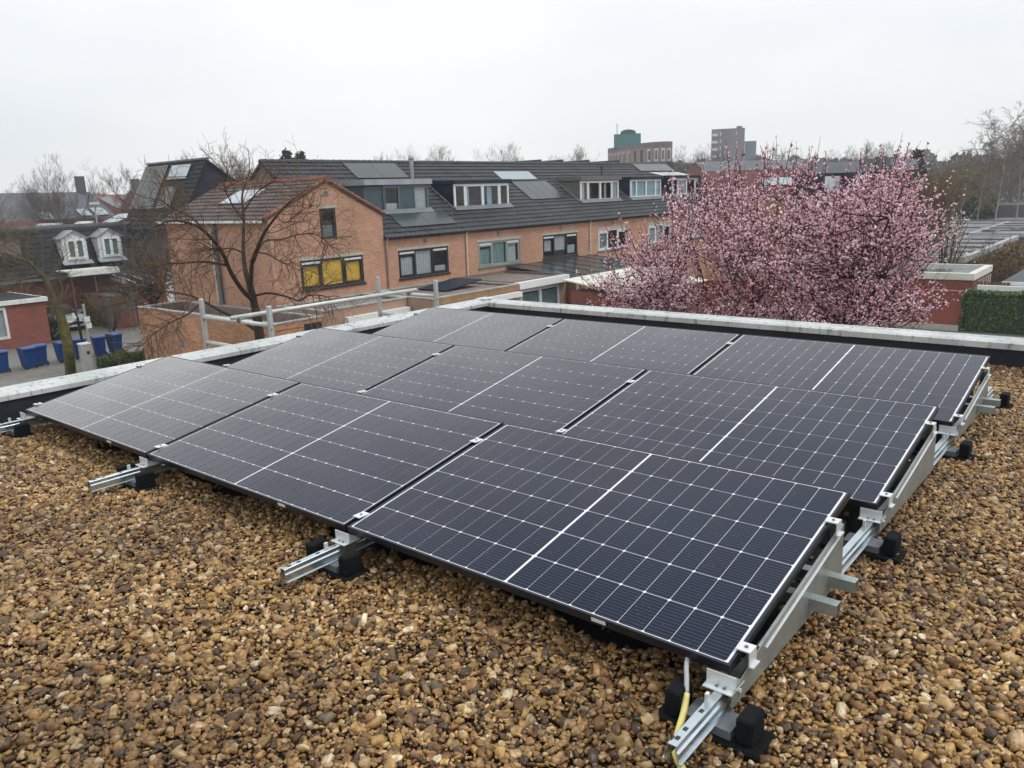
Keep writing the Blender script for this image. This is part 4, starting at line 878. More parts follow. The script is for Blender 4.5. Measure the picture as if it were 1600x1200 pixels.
a = atX(108, 427, -47.5); b = atX(184, 418, -47.5)
MB().box(-47.7, -47.3, a[1], b[1], a[2] - .22, a[2] + .14).build('beam', 'white_paint', t)
for y in (a[1] + .1, (a[1] + b[1]) / 2, b[1] - .1): MB().box(-47.56, -47.48, y - .04, y + .04, G, a[2] - .22).build('post', 'wood_fence', t)
MB().box(-49.5, -47.7, a[1], b[1], a[2] + .02, a[2] + .1).build('roof', 'board_cream', t)
t = thing('glass_carport', 'white framed glass lean-to roof behind the dark bare tree', 'carport', (-46, 26, G))
for k in range(9):
    y = 21.5 + k * .8; MB().slab((-44.6, y, -3.55), (-44.6, y + .72, -3.55), (-48.5, y + .72, -3.05), (-48.5, y, -3.05), .05).build('glass_pane', 'skylight_glass', t)
    MB().slab((-44.55, y + .72, -3.54), (-44.55, y + .8, -3.54), (-48.5, y + .8, -3.04), (-48.5, y + .72, -3.04), .09).build('rafter', 'white_paint', t)
for y in (21.6, 25.1, 28.6): MB().box(-44.75, -44.63, y - .06, y + .06, G, -3.62).build('post', 'dark_zinc', t)
# tall dark house with collectors
t = thing('tall_house', 'tall dark house with steep roof, green glass collectors and a navy gable', 'house', (-45, 30, G))
XG = -44.0; YR, ZT = 27.44, 4.17; YB, ZB = 25.6, .9
def TR(x, s, off=0): n = np.array([0, -(ZT - ZB), (YR - YB)]); n = n / np.linalg.norm(n); n = -n if n[2] < 0 else n; return np.array([x, YR + (YB - YR) * s, ZT + (ZB - ZT) * s]) + n * off
XL = atY(231, 258, YR)[0]
m = MB(); m.box(XL, XG, YB + .1, YR + 3.4, G, ZB - .05); m.build('wall', 'slate', t)
m = MB(); m.add([(XG, YB, ZB - .1), (XG, YR, ZT), (XG, YR + 3.6, 1.7), (XG, YR + 3.6, G), (XG, YB, G)], [(0, 1, 2, 3, 4)]); m.build('gable', 'navy_paint', t)
m = MB(); m.slab(TR(XL, 1.35), TR(XG + .12, 1.35), TR(XG + .12, 0), TR(XL, 0), .12); m.slab(TR(XL, 0), TR(XG + .12, 0), (XG + .12, YR + 3.6, 1.7), (XL, YR + 3.6, 1.7), .12); m.build('roof_deck', 'tile_black', t)
vv = TR(0, 0) - TR(0, 1.35); Lv = np.linalg.norm(vv); tiles(TR(XL, 1.35, .01), (1, 0, 0), vv / Lv, 24, 15, (XG + .1 - XL) / 24, Lv / 15, 'tile_black', t, amp=.03, seg=2, step=.05)
m = MB(); m.box(XL, XG + .15, YR - .15, YR + .15, ZT, ZT + .12); m.build('ridge_cap', 'dark_zinc', t)
Wd = XG - XL
for k in range(4):
    x0 = XL + .05 + k * Wd * .105; MB().slab(TR(x0, .95, .12), TR(x0 + Wd * .10, .95, .12), TR(x0 + Wd * .10, .06, .12), TR(x0, .06, .12), .05).build('solar_collector', 'far_panel', t)
MB().slab(TR(XL + Wd * .49, .95, .12), TR(XL + Wd * .72, .95, .12), TR(XL + Wd * .72, .52, .12), TR(XL + Wd * .49, .52, .12), .05).build('solar_collector', 'far_panel', t)
MB().slab(TR(XL + Wd * .50, .33, .16), TR(XL + Wd * .82, .33, .16), TR(XL + Wd * .82, .09, .16), TR(XL + Wd * .50, .09, .16), .06).build('roof_window', 'skylight_glass', t)
MB().slab(TR(XL + Wd * .49, .38, .2), TR(XL + Wd * .82, .38, .2), TR(XL + Wd * .82, .35, .2), TR(XL + Wd * .49, .35, .2), .1).build('awning_box', 'zinc', t)
MB().box(XL, XG, YB + .3, YR + 3, -2, .2).build('lower_roof', 'tile_black', t)
# far left roofs
def far_row(label, p0, p1, D0, D1, h, mat, wallm='brick_far', depth=5, eave=None, name='distant_house', skyl=(), chim=()):
    """ridge seen between two pixels at two distances; h = roof height"""
    A, B = at(p0[0], p0[1], D0), at(p1[0], p1[1], D1); zr = (A[2] + B[2]) / 2; u = (B - A); u[2] = 0; L = np.linalg.norm(u); u /= L; n = np.array([u[1], -u[0], 0.0])
    if n @ (CC - A) < 0: n = -n
    A[2] = zr; t = thing(name, label, 'house', (A[0], A[1], G))
    B = A + u * L; e = n * depth - np.array([0, 0, h]); m = MB(); m.slab(A + e, B + e, B, A, .15); m.slab(A, B, B - n * depth - (0, 0, h), A - n * depth - (0, 0, h), .15); m.build('roof', mat, t)
    zc = zr - h; q = [A + n * (depth - .3), B + n * (depth - .3), B - n * (depth - .3), A - n * (depth - .3)]
    m = MB(); m.hexa([(*p[:2], G) for p in q] + [(*p[:2], zc + .15) for p in q]); m.add([(*q[0][:2], zc), (*q[3][:2], zc), (A[0], A[1], zr - .2)], [(0, 1, 2)]); m.add([(*q[1][:2], zc), (*q[2][:2], zc), (B[0], B[1], zr - .2)], [(0, 1, 2)]); m.build('wall', wallm, t)
    for (f, s, wf, sf, mt) in skyl:   # fraction along, fraction down, width m, length fraction
        a = A + u * (f * L) + e * s; nn = np.array([n[0] * h, n[1] * h, depth]); nn /= np.linalg.norm(nn); a = a + nn * .12
        MB().slab(a + e * sf, a + u * wf + e * sf, a + u * wf, a, .08).build('roof_window', mt, t)
    for f, hh in chim:
        a = A + u * (f * L); MB().box(a[0] - .3, a[0] + .3, a[1] - .3, a[1] + .3, zr - .4, zr + hh).build('chimney', 'slate', t)
    return t, A, B, u, n
far_row('long distant house with a plain slate grey roof, three roof windows and a chimney', (-60, 306), (139, 297), 74, 80, 3.6, 'slate', depth=5, skyl=[(.83, .40, 1.25, .17, 'skylight_glass'), (.70, .42, 1.0, .15, 'skylight_glass'), (.36, .46, 1.2, .17, 'skylight_glass'), (.30, .62, 10, .36, 'tile_far_grid'), (.0, .62, 9, .36, 'tile_far_grid')], chim=[(.93, 1.3)])
far_row('distant house with a red tiled roof between the slate roof and the tall dark house', (139, 306), (212, 302), 100, 108, 4.0, 'tile_far_red', depth=7, skyl=[(.02, .1, 2.2, .3, 'far_panel'), (.42, .08, 2.6, .35, 'far_panel'), (.82, .2, 1.4, .2, 'skylight_glass')])
far_row('small distant brown house with a chimney just left of the tall dark house', (204, 296), (232, 295), 82, 84, 3.4, 'tile_brown', depth=3, chim=[(.3, .9)])
P = at(152, 350, 66); t = thing('street_lamp', 'slim grey street lamp in front of the distant red roof', 'street lamp', (P[0], P[1], G))
T_ = at(149, 313, 66); MB().tube([(P[0], P[1], G), (P[0], P[1], T_[2] - .3)], [.09, .05], 8).build('pole', 'lamp_grey', t); MB().box(P[0] - .3, P[0] + .3, P[1] - .22, P[1] + .22, T_[2] - .3, T_[2] - .12).build('lamp_head', 'far_white', t)

# ================================================================== BEHIND THE TERRACE
t0 = thing('rear_row_house', 'row of stepped dark flat roofs showing just above the long dark ridge', 'house', (-34, 55, G))
st_ = [((747, 256), (846, 249)), ((846, 253), (880, 249)), ((880, 253), (921, 249.5)), ((921, 253), (968, 250)), ((968, 254), (1052, 252.5))]
for (a, b) in st_:
    A, B = atX(a[0], a[1], -34), atX(b[0], b[1], -34); MB().hexa([(-38, A[1], 1), (-34, A[1], 1), (-34, B[1], 1), (-38, B[1], 1), (-38, A[1], A[2]), (-34, A[1], A[2]), (-34, B[1], B[2]), (-38, B[1], B[2])]).build('roof', 'tile_dark', t0)
MB().box(-38, -34.1, atX(747, 256, -34)[1], atX(1052, 253, -34)[1], G, 1).build('wall', 'brick_red', t0)
t, A, B, u, n = far_row('red tiled house closing the end of the terrace behind the pink blossom', (1092, 267), (1262, 263), 64, 66, 2.1, 'tile_far_grid', wallm='brick_garage', depth=2.4, skyl=[(.55, .35, 2.2, .25, 'skylight_glass')])
t, A2, B2, u2, n2 = far_row('red tiled house right of the first, with a pale dormer seen through the blossom', (1264, 259), (1418, 248), 64, 66, 2.8, 'tile_far_grid', wallm='brick_far', depth=2.6, skyl=[(.02, .0, 5.5, .28, 'slate'), (.5, .0, 4, .26, 'slate')])
for px in ((1283, 277), (1330, 275)):
    Dd = 61; a = at(px[0], px[1], Dd); b = at(px[0] + 34, px[1] - 1, Dd + 1); uu = (b - a) / np.linalg.norm(b - a); nn = np.array([uu[1], -uu[0], 0]); nn = nn if nn @ (CC - a) > 0 else -nn
    q = [a, b, b - nn * 3, a - nn * 3]; MB().hexa([(*p[:2], a[2] - 1.3) for p in q] + [(*p[:2], a[2] + .25) for p in q]).build('dormer', 'navy_paint', t)
    q = [a + nn * .03 + uu * .3, b + nn * .03 - uu * .2, b - nn * .03 - uu * .2, a - nn * .03 + uu * .3]; MB().hexa([(*p[:2], a[2] - 1.0) for p in q] + [(*p[:2], a[2] + .05) for p in q]).build('window', 'dormer_white', t)
far_row('distant dark roof ridge behind the red tiled houses, below the tower block', (1085, 253), (1250, 249), 92, 100, 2.5, 'slate', depth=5)
# curved office building
D = 235
def atl(px, z, D): d = ray(px, 290); s = D / math.hypot(d[0], d[1]); return (CC[0] + d[0] * s, CC[1] + d[1] * s, z)
zt = at(1000, 222, D)[2]
t = thing('office_building', 'distant brick office building with a curved front and a green box on its roof', 'building', atl(1000, G, D))
cols = [950 + 100 * i / 14 for i in range(15)]
def Dc(px): return D + 14 - 26 * math.sin((px - 950) / 100 * math.pi * .62) 
ztop = lambda px: at(px, 229 - 7 * math.sin((px - 950) / 100 * math.pi * .5), Dc(px))[2]
zt = at(1010, 223.5, Dc(1010))[2]; m = MB(); m2 = MB()
for a, b in zip(cols, cols[1:]):
    m.quad(atl(a, G, Dc(a)), atl(b, G, Dc(b)), atl(b, zt, Dc(b)), atl(a, zt, Dc(a))); m.quad(atl(a, zt, Dc(a)), atl(b, zt, Dc(b)), atl(b, zt, D + 30), atl(a, zt, D + 30))
    for (za, zb) in ((zt - .9, zt + .1),):
        m2.quad(atl(a, za, Dc(a) - .35), atl(b, za, Dc(b) - .35), atl(b, zb, Dc(b) - .35), atl(a, zb, Dc(a) - .35)); m2.quad(atl(a, zb, Dc(a) - .35), atl(b, zb, Dc(b) - .35), atl(b, zb, Dc(b) + .1), atl(a, zb, Dc(a) + .1))
m.quad(atl(1050, G, Dc(1050)), atl(1050, G, D + 30), atl(1050, zt, D + 30), atl(1050, zt, Dc(1050)))
m.build('wall', 'brick_office', t); m2.build('cornice', 'tower_brick', t)
for row in range(3):
    for px in (953.5, 958, 962.5, 968, 975, 983.5, 1014, 1025, 1035.5, 1044.5) if row < 3 else ():
        w_ = 1.0 + 1.6 * abs(math.sin((px - 945) / 105 * math.pi * .62)); z0 = zt - 4.9 - row * 5.2; d_ = Dc(px) - .25; a = px - w_ * .95 * 1.15; b = px + w_ * .95 * 1.15
        m = MB(); q = [atl(a, z0, d_), atl(b, z0, d_), atl(b, z0 + 3.3, d_), atl(a, z0 + 3.3, d_)]
        m.quad(*q); f = m.build('window', 'far_white', t); a, b = a + w_ * .4, b - w_ * .4; MB().quad(atl(a, z0 + .5, d_ - .1), atl(b, z0 + .5, d_ - .1), atl(b, z0 + 2.8, d_ - .1), atl(a, z0 + 2.8, d_ - .1)).build('pane', 'slate', f)
    for px in (993, 1003): z0 = zt - 4.9 - row * 5.2; d_ = Dc(px) - .15; MB().quad(atl(px - 2.6, z0, d_), atl(px + 2.6, z0, d_), atl(px + 2.6, z0 + 3.2, d_), atl(px - 2.6, z0 + 3.2, d_)).build('window', 'room_dark', t)
zg = at(980, 210.5, D + 10)[2]; q = [atl(959.5, 0, D + 6), atl(1001, 0, D + 6), atl(1001, 0, D + 28), atl(959.5, 0, D + 28)]
MB().hexa([(p[0], p[1], zt - .5) for p in q] + [(p[0], p[1], zg) for p in q]).build('roof_box', 'green_clad', t)
zd = at(982, 204, D + 15)[2]; m = MB(); pr = [atl(969 + 25 * (.5 - .5 * math.cos(math.pi * k / 8)), zg + (zd - zg) * math.sin(math.pi * k / 8) ** .6, D + 10) for k in range(9)]; bk = [atl(969 + 25 * (.5 - .5 * math.cos(math.pi * k / 8)), zg + (zd - zg) * math.sin(math.pi * k / 8) ** .6, D + 24) for k in range(9)]
m.add(pr + bk, [tuple(range(9)), tuple(range(17, 8, -1))] + [(k, k + 1, 10 + k, 9 + k) for k in range(8)]); m.build('rounded_top', 'far_panel', t)
a = atl(964.5, zg, D + 8); MB().tube([a, (a[0], a[1], at(964, 193, D + 8)[2])], .18, 5).build('mast', 'far_white', t)
# tower block
D = 400
t = thing('tower_block', 'distant grey purple tower block with balconies and a lower blue wing', 'building', atl(1140, G, D))
def vbox(p0, p1, D0, D1, ytop, name, mat, par):
    z = at((p0 + p1) / 2, ytop, D0)[2]; q = [atl(p0, 0, D0), atl(p1, 0, D0), atl(p1, 0, D1), atl(p0, 0, D1)]
    return MB().hexa([(p[0], p[1], G) for p in q] + [(p[0], p[1], z) for p in q]).build(name, mat, par), z
o, zt = vbox(1110, 1161, D, D + 25, 201, 'tower', 'tower_brick', t); vbox(1148, 1157, D + 4, D + 18, 197, 'lift_housing', 'slate', t); vbox(1161.3, 1179.5, D + 12, D + 34, 220.5, 'wing', 'tower_blue', t)
vbox(1110, 1125, D - 2.5, D, 202.5, 'stair_bay', 'tower_brick', t)
for k in range(11):
    z = zt - 3.4 - k * 3.2
    q = [atl(1111, 0, D - 4.5), atl(1119.5, 0, D - 4.5), atl(1119.5, 0, D - 2.6), atl(1111, 0, D - 2.6)]; MB().hexa([(p[0], p[1], z) for p in q] + [(p[0], p[1], z + 1.1) for p in q]).build('balcony', 'far_white', t)
    MB().quad(atl(1123, z + .2, D - 2.7), atl(1124.6, z + .2, D - 2.7), atl(1124.6, z + 1.9, D - 2.7), atl(1123, z + 1.9, D - 2.7)).build('window', 'far_white', t)
    if k % 2 == 0: MB().quad(atl(1147.5, z + .4, D - .2), atl(1148.8, z + .4, D - .2), atl(1148.8, z + 2, D - .2), atl(1147.5, z + 2, D - .2)).build('window', 'far_white', t)
    if k > 1:
        for j in range(3): MB().quad(atl(1164 + j * 5, z - 6, D + 11.8), atl(1166.5 + j * 5, z - 6, D + 11.8), atl(1166.5 + j * 5, z - 4.6, D + 11.8), atl(1164 + j * 5, z - 4.6, D + 11.8)).build('window', 'slate', t)

# ================================================================== RIGHT SIDE
t = thing('garden_wall', 'plain terracotta garden wall below the pink blossom tree', 'wall', (-7, 43, G)); MB().box(-17, -1.75, 42.9, 43.15, G, -4.3).build('wall', 'red_board', t); MB().box(-17, -1.72, 42.85, 43.2, -4.298, -4.22).build('coping', 'brick_red', t)
MB().box(-9, -1.75, 42.6, 42.898, G, G + .25).build('plinth', 'lintel', t)
def gar(label, x0, x1, y0, y1, zt, wallm, cop, nsec=1, roofm='roof_felt', skl=()):
    t = thing('garage', label, 'garage', ((x0 + x1) / 2, y0, G)); MB().box(x0, x1, y0, y1, G, zt - .35).build('wall', wallm, t)
    m = MB(); w_ = .25; m.box(x0 - .1, x1 + .1, y0 - .1, y0 + w_, zt - .35, zt); m.box(x0 - .1, x1 + .1, y1 - w_, y1, zt - .35, zt); m.box(x0 - .1, x0 + w_, y0 + w_, y1 - w_, zt - .35, zt); m.box(x1 - w_, x1 + .1, y0 + w_, y1 - w_, zt - .35, zt); m.build('roof_edge', cop, t)
    for k in range(nsec):
        a = y0 + w_ + (y1 - y0 - 2 * w_) * k / nsec; b = y0 + w_ + (y1 - y0 - 2 * w_) * (k + 1) / nsec
        MB().box(x0 + w_, x1 - w_, a + .06, b - .06, zt - .3, zt - .08).build('flat_roof', roofm, t)
        if k: MB().box(x0 + w_, x1 - w_, a - .06, a + .06, zt - .3, zt + .04).build('divider', 'dark_zinc', t)
    for (xa, xb, ya, yb) in skl: MB().box(xa, xb, ya, yb, zt - .079, zt + .02).build('roof_light', 'skylight_glass', t)
    return t
t = gar('low garage with a pale roof edge and slatted side, right behind the terracotta wall', -7.5, -1.9, 46.0, 51.2, -3.66, 'brick_red', 'board_cream', 1, skl=[(-6.8, -5.2, 47, 47.8), (-4.8, -3.2, 47, 47.8)])
for k in range(7): MB().box(-1.79, -1.75, 46.3 + k * .68, 46.5 + k * .68, -4.7, -4.1).build('slat', 'lintel', t)
t = gar('long row of flat roofed garages with grey edges stretching away on the right', -7.6, -3.9, 54.6, 76, -3.55, 'taupe_paint', 'lamp_grey', 5, skl=[(-7.0, -6.2, 56, 57), (-5.6, -4.6, 55.6, 57.4)])
gar('second row of flat roofed garages further right, beyond the brown shrubs', -1.6, 3.2, 62, 84, -3.6, 'taupe_paint', 'lamp_grey', 4)
gar('distant flat garage roof with a dark edge, beyond the long garage row', -13.0, -8.2, 70, 96, -3.5, 'slate', 'dark_zinc', 3)
gar('third row of flat roofed garages with a pale edge behind the long row', -7.9, -3.6, 78.5, 99, -3.5, 'taupe_paint', 'lamp_grey', 5, skl=[(-7.2, -6.0, 80, 82), (-5.6, -4.4, 84, 86)])
gar('dark edged double garage roof at the right, behind the second garage row', -1.4, 3.4, 87, 99, -3.5, 'slate', 'dark_zinc', 3)
gar('low grey store with a pale roof between the long garages and the terracotta wall', -13.6, -8.4, 52, 66, -3.7, 'brick_red', 'lamp_grey', 3)
gar('farthest low garage roof in front of the long grey wall', -14, 2, 100, 112, -3.7, 'tile_brown', 'lamp_grey', 2)
t = thing('boundary_wall', 'long low brown grey wall with pale coping at the far right', 'wall', (-12, 128, G)); a = at(1553, 321, 125); b = at(1700, 319, 125)
MB().slab((a[0], a[1], G), (b[0], b[1], G), (b[0], b[1], a[2]), (a[0], a[1], a[2]), .4).build('wall', 'tower_brick', t); MB().slab((a[0], a[1], a[2]), (b[0], b[1], a[2]), (b[0], b[1], a[2] + .25), (a[0], a[1], a[2] + .25), .7).build('coping', 'concrete', t)
t = thing('white_shed', 'white painted garden shed with a grey glazed roof at the right edge', 'shed', (1.5, 46, G))
P = atz(1577, 428, -4.1); FW = Frame((0, 45.5, 0), (1, 0, 0), (0, -1, 0)); m = MB(); wall(FW, -.2, 5, G, -3.95, [(.35, 1.6, -5.0, -4.15)], m); m.quad((-.2, 45.5, G), (-.2, 49, G), (-.2, 49, -3.95), (-.2, 45.5, -3.95)); m.build('wall', 'white_paint', t)
MB().slab((-.45, 45.2, -3.95), (5.2, 45.2, -3.95), (5.2, 47.6, -3.05), (-.45 + 1.2, 47.6, -3.05), .1).build('roof', 'far_panel', t); MB().box(-.45, 5.2, 45.15, 45.3, -4.1, -3.93).build('fascia', 'white_paint', t)
window(FW, .35, 1.6, -5.0, -4.15, 'white_paint', [(1, dict(sash=.04))], t, d=-.02)
t = thing('white_wall', 'white low wall topping the green hedge, beside the white shed', 'wall', (0, 43.9, G)); MB().box(-1.3, 6, 43.8, 44.0, G, -4.0).build('wall', 'white_paint', t)
t = thing('wooden_fence', 'brown upright board fence between the low garage and the white shed', 'fence', (-1, 45, G))
for k in range(9): MB().box(-1.55 + k * .17, -1.41 + k * .17, 45.0, 45.03, G, -3.95 + random.uniform(-.03, .03)).build('board', 'wood_fence', t)
for z in (-4.2, -5.2): MB().box(-1.6, 0, 45.031, 45.08, z, z + .08).build('rail', 'wood_fence', t)
# ================================================================== PLANTS
def leaf_cloud(name, mat, parent, pts, size, flat=.3, n=None):
    P = np.array(pts); k = len(P); u = RNG.normal(size=(k, 3)); u /= np.linalg.norm(u, axis=1)[:, None]; w_ = RNG.normal(size=(k, 3)); v = np.cross(u, w_); v /= np.linalg.norm(v, axis=1)[:, None]
    s = size * RNG.uniform(.6, 1.3, (k, 1)); V = np.stack([P - u * s, P + v * s * .55, P + u * s, P - v * s * .55], 1).reshape(-1, 3)
    me = bpy.data.meshes.new(name); F_ = np.arange(4 * k).reshape(k, 4); org = ORG[parent.name] if parent is not None else np.zeros(3); me.from_pydata((V - org).tolist(), [], F_.tolist()); me.materials.append(MT[mat])
    o = bpy.data.objects.new(name, me); COL.objects.link(o); o.parent = parent; ORG[o.name] = org; o['kind'] = 'stuff'; return o
def box_cloud(x0, x1, y0, y1, z0, z1, n, shell=.7, wob=.12):
    out = []
    for _ in range(n):
        p = [random.uniform(x0, x1), random.uniform(y0, y1), random.uniform(z0, z1)]
        if random.random() < shell:
            k = random.choice((0, 1, 2, 2)); p[k] = (x0, x1)[random.random() < .5] if k == 0 else (y0, y0, y1)[random.randrange(3)] if k == 1 else z1
        q = noise.noise(Vector(p) * 1.3) * wob * 2; out.append((p[0] + random.gauss(0, .04) + q * .3, p[1] + random.gauss(0, .04) + q * .5, p[2] + random.gauss(0, .04) + q))
    return out
t = thing('hedge', 'clipped dark green hedge at the right edge below the white wall', 'hedge', (0, 43.3, G)); MB().box(-1.55, 5.8, 42.85, 43.65, G, -4.45).build('stems', 'leaf_dark', t); leaf_cloud('leaves', 'leaf_green', t, box_cloud(-1.7, 6, 42.7, 43.75, G, -4.28, 16000), .07)
t = thing('low_hedge', 'small low green hedge beside the rightmost blue bin', 'hedge', (-34.5, 16, G)); MB().box(-33.3, -32.7, 14.5, 16.6, G, G + .35).build('stems', 'leaf_dark', t); leaf_cloud('leaves', 'leaf_green', t, box_cloud(-33.5, -32.5, 14.3, 16.8, G, G + .5, 4500), .06)
def blob_pts(c, r, n, wob=.35, hollow=.35):
    out = []
    while len(out) < n:
        v = Vector((random.gauss(0, 1), random.gauss(0, 1), random.gauss(0, 1))).normalized(); rr = (hollow + (1 - hollow) * random.random() ** .6) * (1 + noise.noise(v * 1.7 + Vector(c)) * wob)
        p = (c[0] + v.x * r[0] * rr, c[1] + v.y * r[1] * rr, c[2] + v.z * r[2] * rr)
        if noise.noise(Vector(p) * (2.2 / max(r))) > -.12: out.append(p)
    return out
HAZE = .0007
class Sticks:
    """fast thin tubes with n sides"""
    def __init__(s, n=3): s.V = []; s.F = []; s.c = 0; s.n = n
    def add(s, pts, r0, r1):
        n = s.n; P = np.array(pts, float); k = len(P); d = np.gradient(P, axis=0); d /= (np.linalg.norm(d, axis=1)[:, None] + 1e-9)
        a = np.cross(d, (0.31, 0.17, 0.93)); a /= (np.linalg.norm(a, axis=1)[:, None] + 1e-9); b = np.cross(d, a); R = np.linspace(r0, r1, k)[:, None]
        th = np.arange(n) * 2 * math.pi / n; V = P[:, None, :] + (a[:, None, :] * np.cos(th)[None, :, None] + b[:, None, :] * np.sin(th)[None, :, None]) * R[:, None, :]
        s.V.append(V.reshape(-1, 3)); i = np.arange(k - 1)[:, None] * n; j = np.arange(n)[None, :]; j2 = (j + 1) % n
        s.F.append((np.stack([i + j, i + j2, i + n + j2, i + n + j], -1).reshape(-1, 4)) + s.c); s.c += k * n
    def build(s, name, mat, parent, stuff=False, smooth=True):
        if not s.V: return
        V = np.concatenate(s.V) - ORG[parent.name]; F_ = np.concatenate(s.F); me = bpy.data.meshes.new(name)
        me.vertices.add(len(V)); me.vertices.foreach_set('co', V.astype(np.float32).ravel()); me.loops.add(F_.size); me.loops.foreach_set('vertex_index', F_.astype(np.int32).ravel()); me.polygons.add(len(F_)); me.polygons.foreach_set('loop_start', (np.arange(len(F_)) * 4).astype(np.int32))
        me.update(calc_edges=True); me.polygons.foreach_set('use_smooth', [smooth] * len(F_)); me.materials.append(MT[mat]); o = bpy.data.objects.new(name, me); COL.objects.link(o); o.parent = parent; ORG[o.name] = ORG[parent.name]
        if stuff: o['kind'] = 'stuff'
        return o
def unit(v): v = np.array(v, float); return v / (np.linalg.norm(v) + 1e-9)
def curve(p, d, L, k, bend=(0, 0, .2), wob=.15):
    pts = [np.array(p, float)]; d = unit(d)
    for i in range(k):
        d = unit(d + np.array(bend) / k + RNG.normal(0, wob, 3) / math.sqrt(k)); pts.append(pts[-1] + d * L / k)
    return pts, d
def grow(st, tw, p, d, L, r, depth, up=.25, spread=.7, wob=.22, nb=(3, 5), shrink=.62, rmin=.004, tips=None, k=5, thr=.018):
    pts, dd = curve(p, d, L, k, (0, 0, up), wob); r1 = max(r * .55, rmin)
    (st if r > thr else tw).add(pts, r, r1)
    if tips is not None and depth <= 1: tips.extend(pts[2:])
    if depth <= 0: return
    for _ in range(random.randint(*nb)):
        f = random.uniform(.25, 1.0); i = min(int(f * k), k - 1); q = pts[i] + (pts[i + 1] - pts[i]) * (f * k - i); base = unit(pts[i + 1] - pts[i]); sd = RNG.normal(0, 1, 3); sd = unit(sd - base * (sd @ base))
        grow(st, tw, q, base * (1 - spread * .5) + sd * spread * random.uniform(.6, 1.1), L * shrink * random.uniform(.7, 1.1), max(r1 * random.uniform(.45, .75), rmin), depth - 1, up, spread, wob, nb, shrink, rmin, tips, k=max(3, k - 1), thr=thr)
def bare_tree(label, base, H, r, depth=4, mat='bark', twm='twig_brown', up=.3, spread=.65, trunk=.3, nlimb=6, group=None, name='bare_tree', nb=(3, 4), rmin=.01, wide=.6):
    t = thing(name, label, 'tree', tuple(base), group=group); st, tw = Sticks(6), Sticks(3)
    pts, d = curve(base, (0, 0, 1), H * trunk, 5, (0, 0, .3), .06); st.add(pts, r, r * .75)
    lead, d2 = curve(pts[-1], d, H * .5, 6, (0, 0, .3), .12); st.add(lead, r * .7, r * .15)
    for i in range(nlimb):
        a = i * 2.4 + random.uniform(-.4, .4); s = i / nlimb; q = lead[int(s * 4)] if i > 1 else pts[-1]
        grow(st, tw, q, (math.cos(a) * wide, math.sin(a) * wide, .75), H * (.42 - .16 * s), r * (.45 - .2 * s), depth - 1, up, spread, .2, nb, rmin=rmin)
    grow(st, tw, lead[-1], (0, 0, 1), H * .2, r * .15, depth - 2, up, spread, .2, nb, rmin=rmin)
    st.build('trunk', mat, t); tw.build('twigs', twm, t, True); return t
# --- the big bare tree in front of the gabled house (limbs follow the photograph, spread in depth)
TD = 21.0
def T(px, py, dd=0): return at(px, py, TD + dd)
base = T(412, 560); base[2] = G
t = thing('bare_tree', 'large bare tree with spreading brown limbs in front of the gabled house', 'tree', tuple(base)); st, tw = Sticks(8), Sticks(3)
def limb(pts, r0, r1, twn=10, tl=1.0, tw_r=.012, up=.1, dep=2, spread=.8):
    P = sm(pts, 4); st.add(P, r0, r1); P = np.array(P); n = len(P)
    for k in range(twn):
        f = random.uniform(.18, 1) ** .8 * (n - 1.01); i = int(f); q = P[i] + (P[i + 1] - P[i]) * (f - i); b = unit(P[i + 1] - P[i]); s = RNG.normal(0, 1, 3); s = unit(s - b * (s @ b))
        grow(st, tw, q, b * .5 + s * spread, tl * random.uniform(.5, 1.15), tw_r * random.uniform(.8, 1.3), dep, up, .75, .35, (2, 4), .62, .0035, k=5)
limb([base, T(405, 520), T(399, 482), T(391, 448)], 0.1400, 0.0910, 4)
limb([T(391, 450), T(383, 420, .2), T(380, 385, .5), T(381, 340, .9), T(378, 310, 1.2), T(384, 285, 1.4), T(394, 262, 1.6)], 0.0700, 0.0056, 22, .75)
limb([T(392, 450), T(394, 410, -.2), T(405, 382, -.5), T(414, 362, -.8), T(432, 338, -1), T(452, 316, -1.2), T(470, 303, -1.3), T(486, 290, -1.3)], 0.0595, 0.0056, 22, 1.0)
limb([T(396, 470), T(378, 452, -.3), T(362, 428, -.7), T(348, 396, -1.1), T(330, 372, -1.4), T(305, 352, -1.7), T(268, 345, -1.9), T(240, 356, -2)], 0.0665, 0.0140, 36, 1.0)
limb([T(330, 372, -1.4), T(300, 340, -1.2), T(268, 325, -1), T(244, 305, -.9)], 0.0280, 0.0084, 19, .8)
limb([T(357, 415, -.8), T(320, 409, -1.5), T(288, 411, -1.9), T(262, 412, -2.2), T(240, 418, -2.4)], 0.0315, 0.0084, 25, .8, up=-.2)
limb([T(412, 525), T(376, 500, .5), T(345, 486, .9), T(316, 470, 1.2), T(290, 460, 1.5), T(255, 455, 1.8), T(225, 448, 2.1), T(205, 455, 2.2)], 0.0490, 0.0126, 33, .9, up=-.3)
limb([T(318, 470, 1.2), T(292, 492, 1), T(268, 503, .8), T(240, 522, .6), T(222, 540, .5)], 0.0245, 0.0070, 36, .8, up=-.7)
limb([T(396, 410, -.2), T(412, 378, .2), T(440, 374, .8), T(470, 366, 1.2), T(498, 368, 1.5), T(520, 388, 1.7)], 0.0315, 0.0084, 30, .9, up=-.3)
limb([T(398, 462), T(420, 458, -.6), T(446, 463, -1.1), T(468, 470, -1.4), T(482, 462, -1.6), T(505, 462, -1.9), T(520, 470, -2)], 0.0315, 0.0084, 28, .8, up=-.4)
limb([T(380, 395), T(362, 388, -.8), T(330, 388, -1.3), T(300, 370, -1.6)], 0.0210, 0.0070, 16, .8)
limb([T(401, 394, -.3), T(420, 398, -.4), T(445, 412, -.8), T(462, 408, -1.1)], 0.0210, 0.0070, 16, .8, up=-.1)
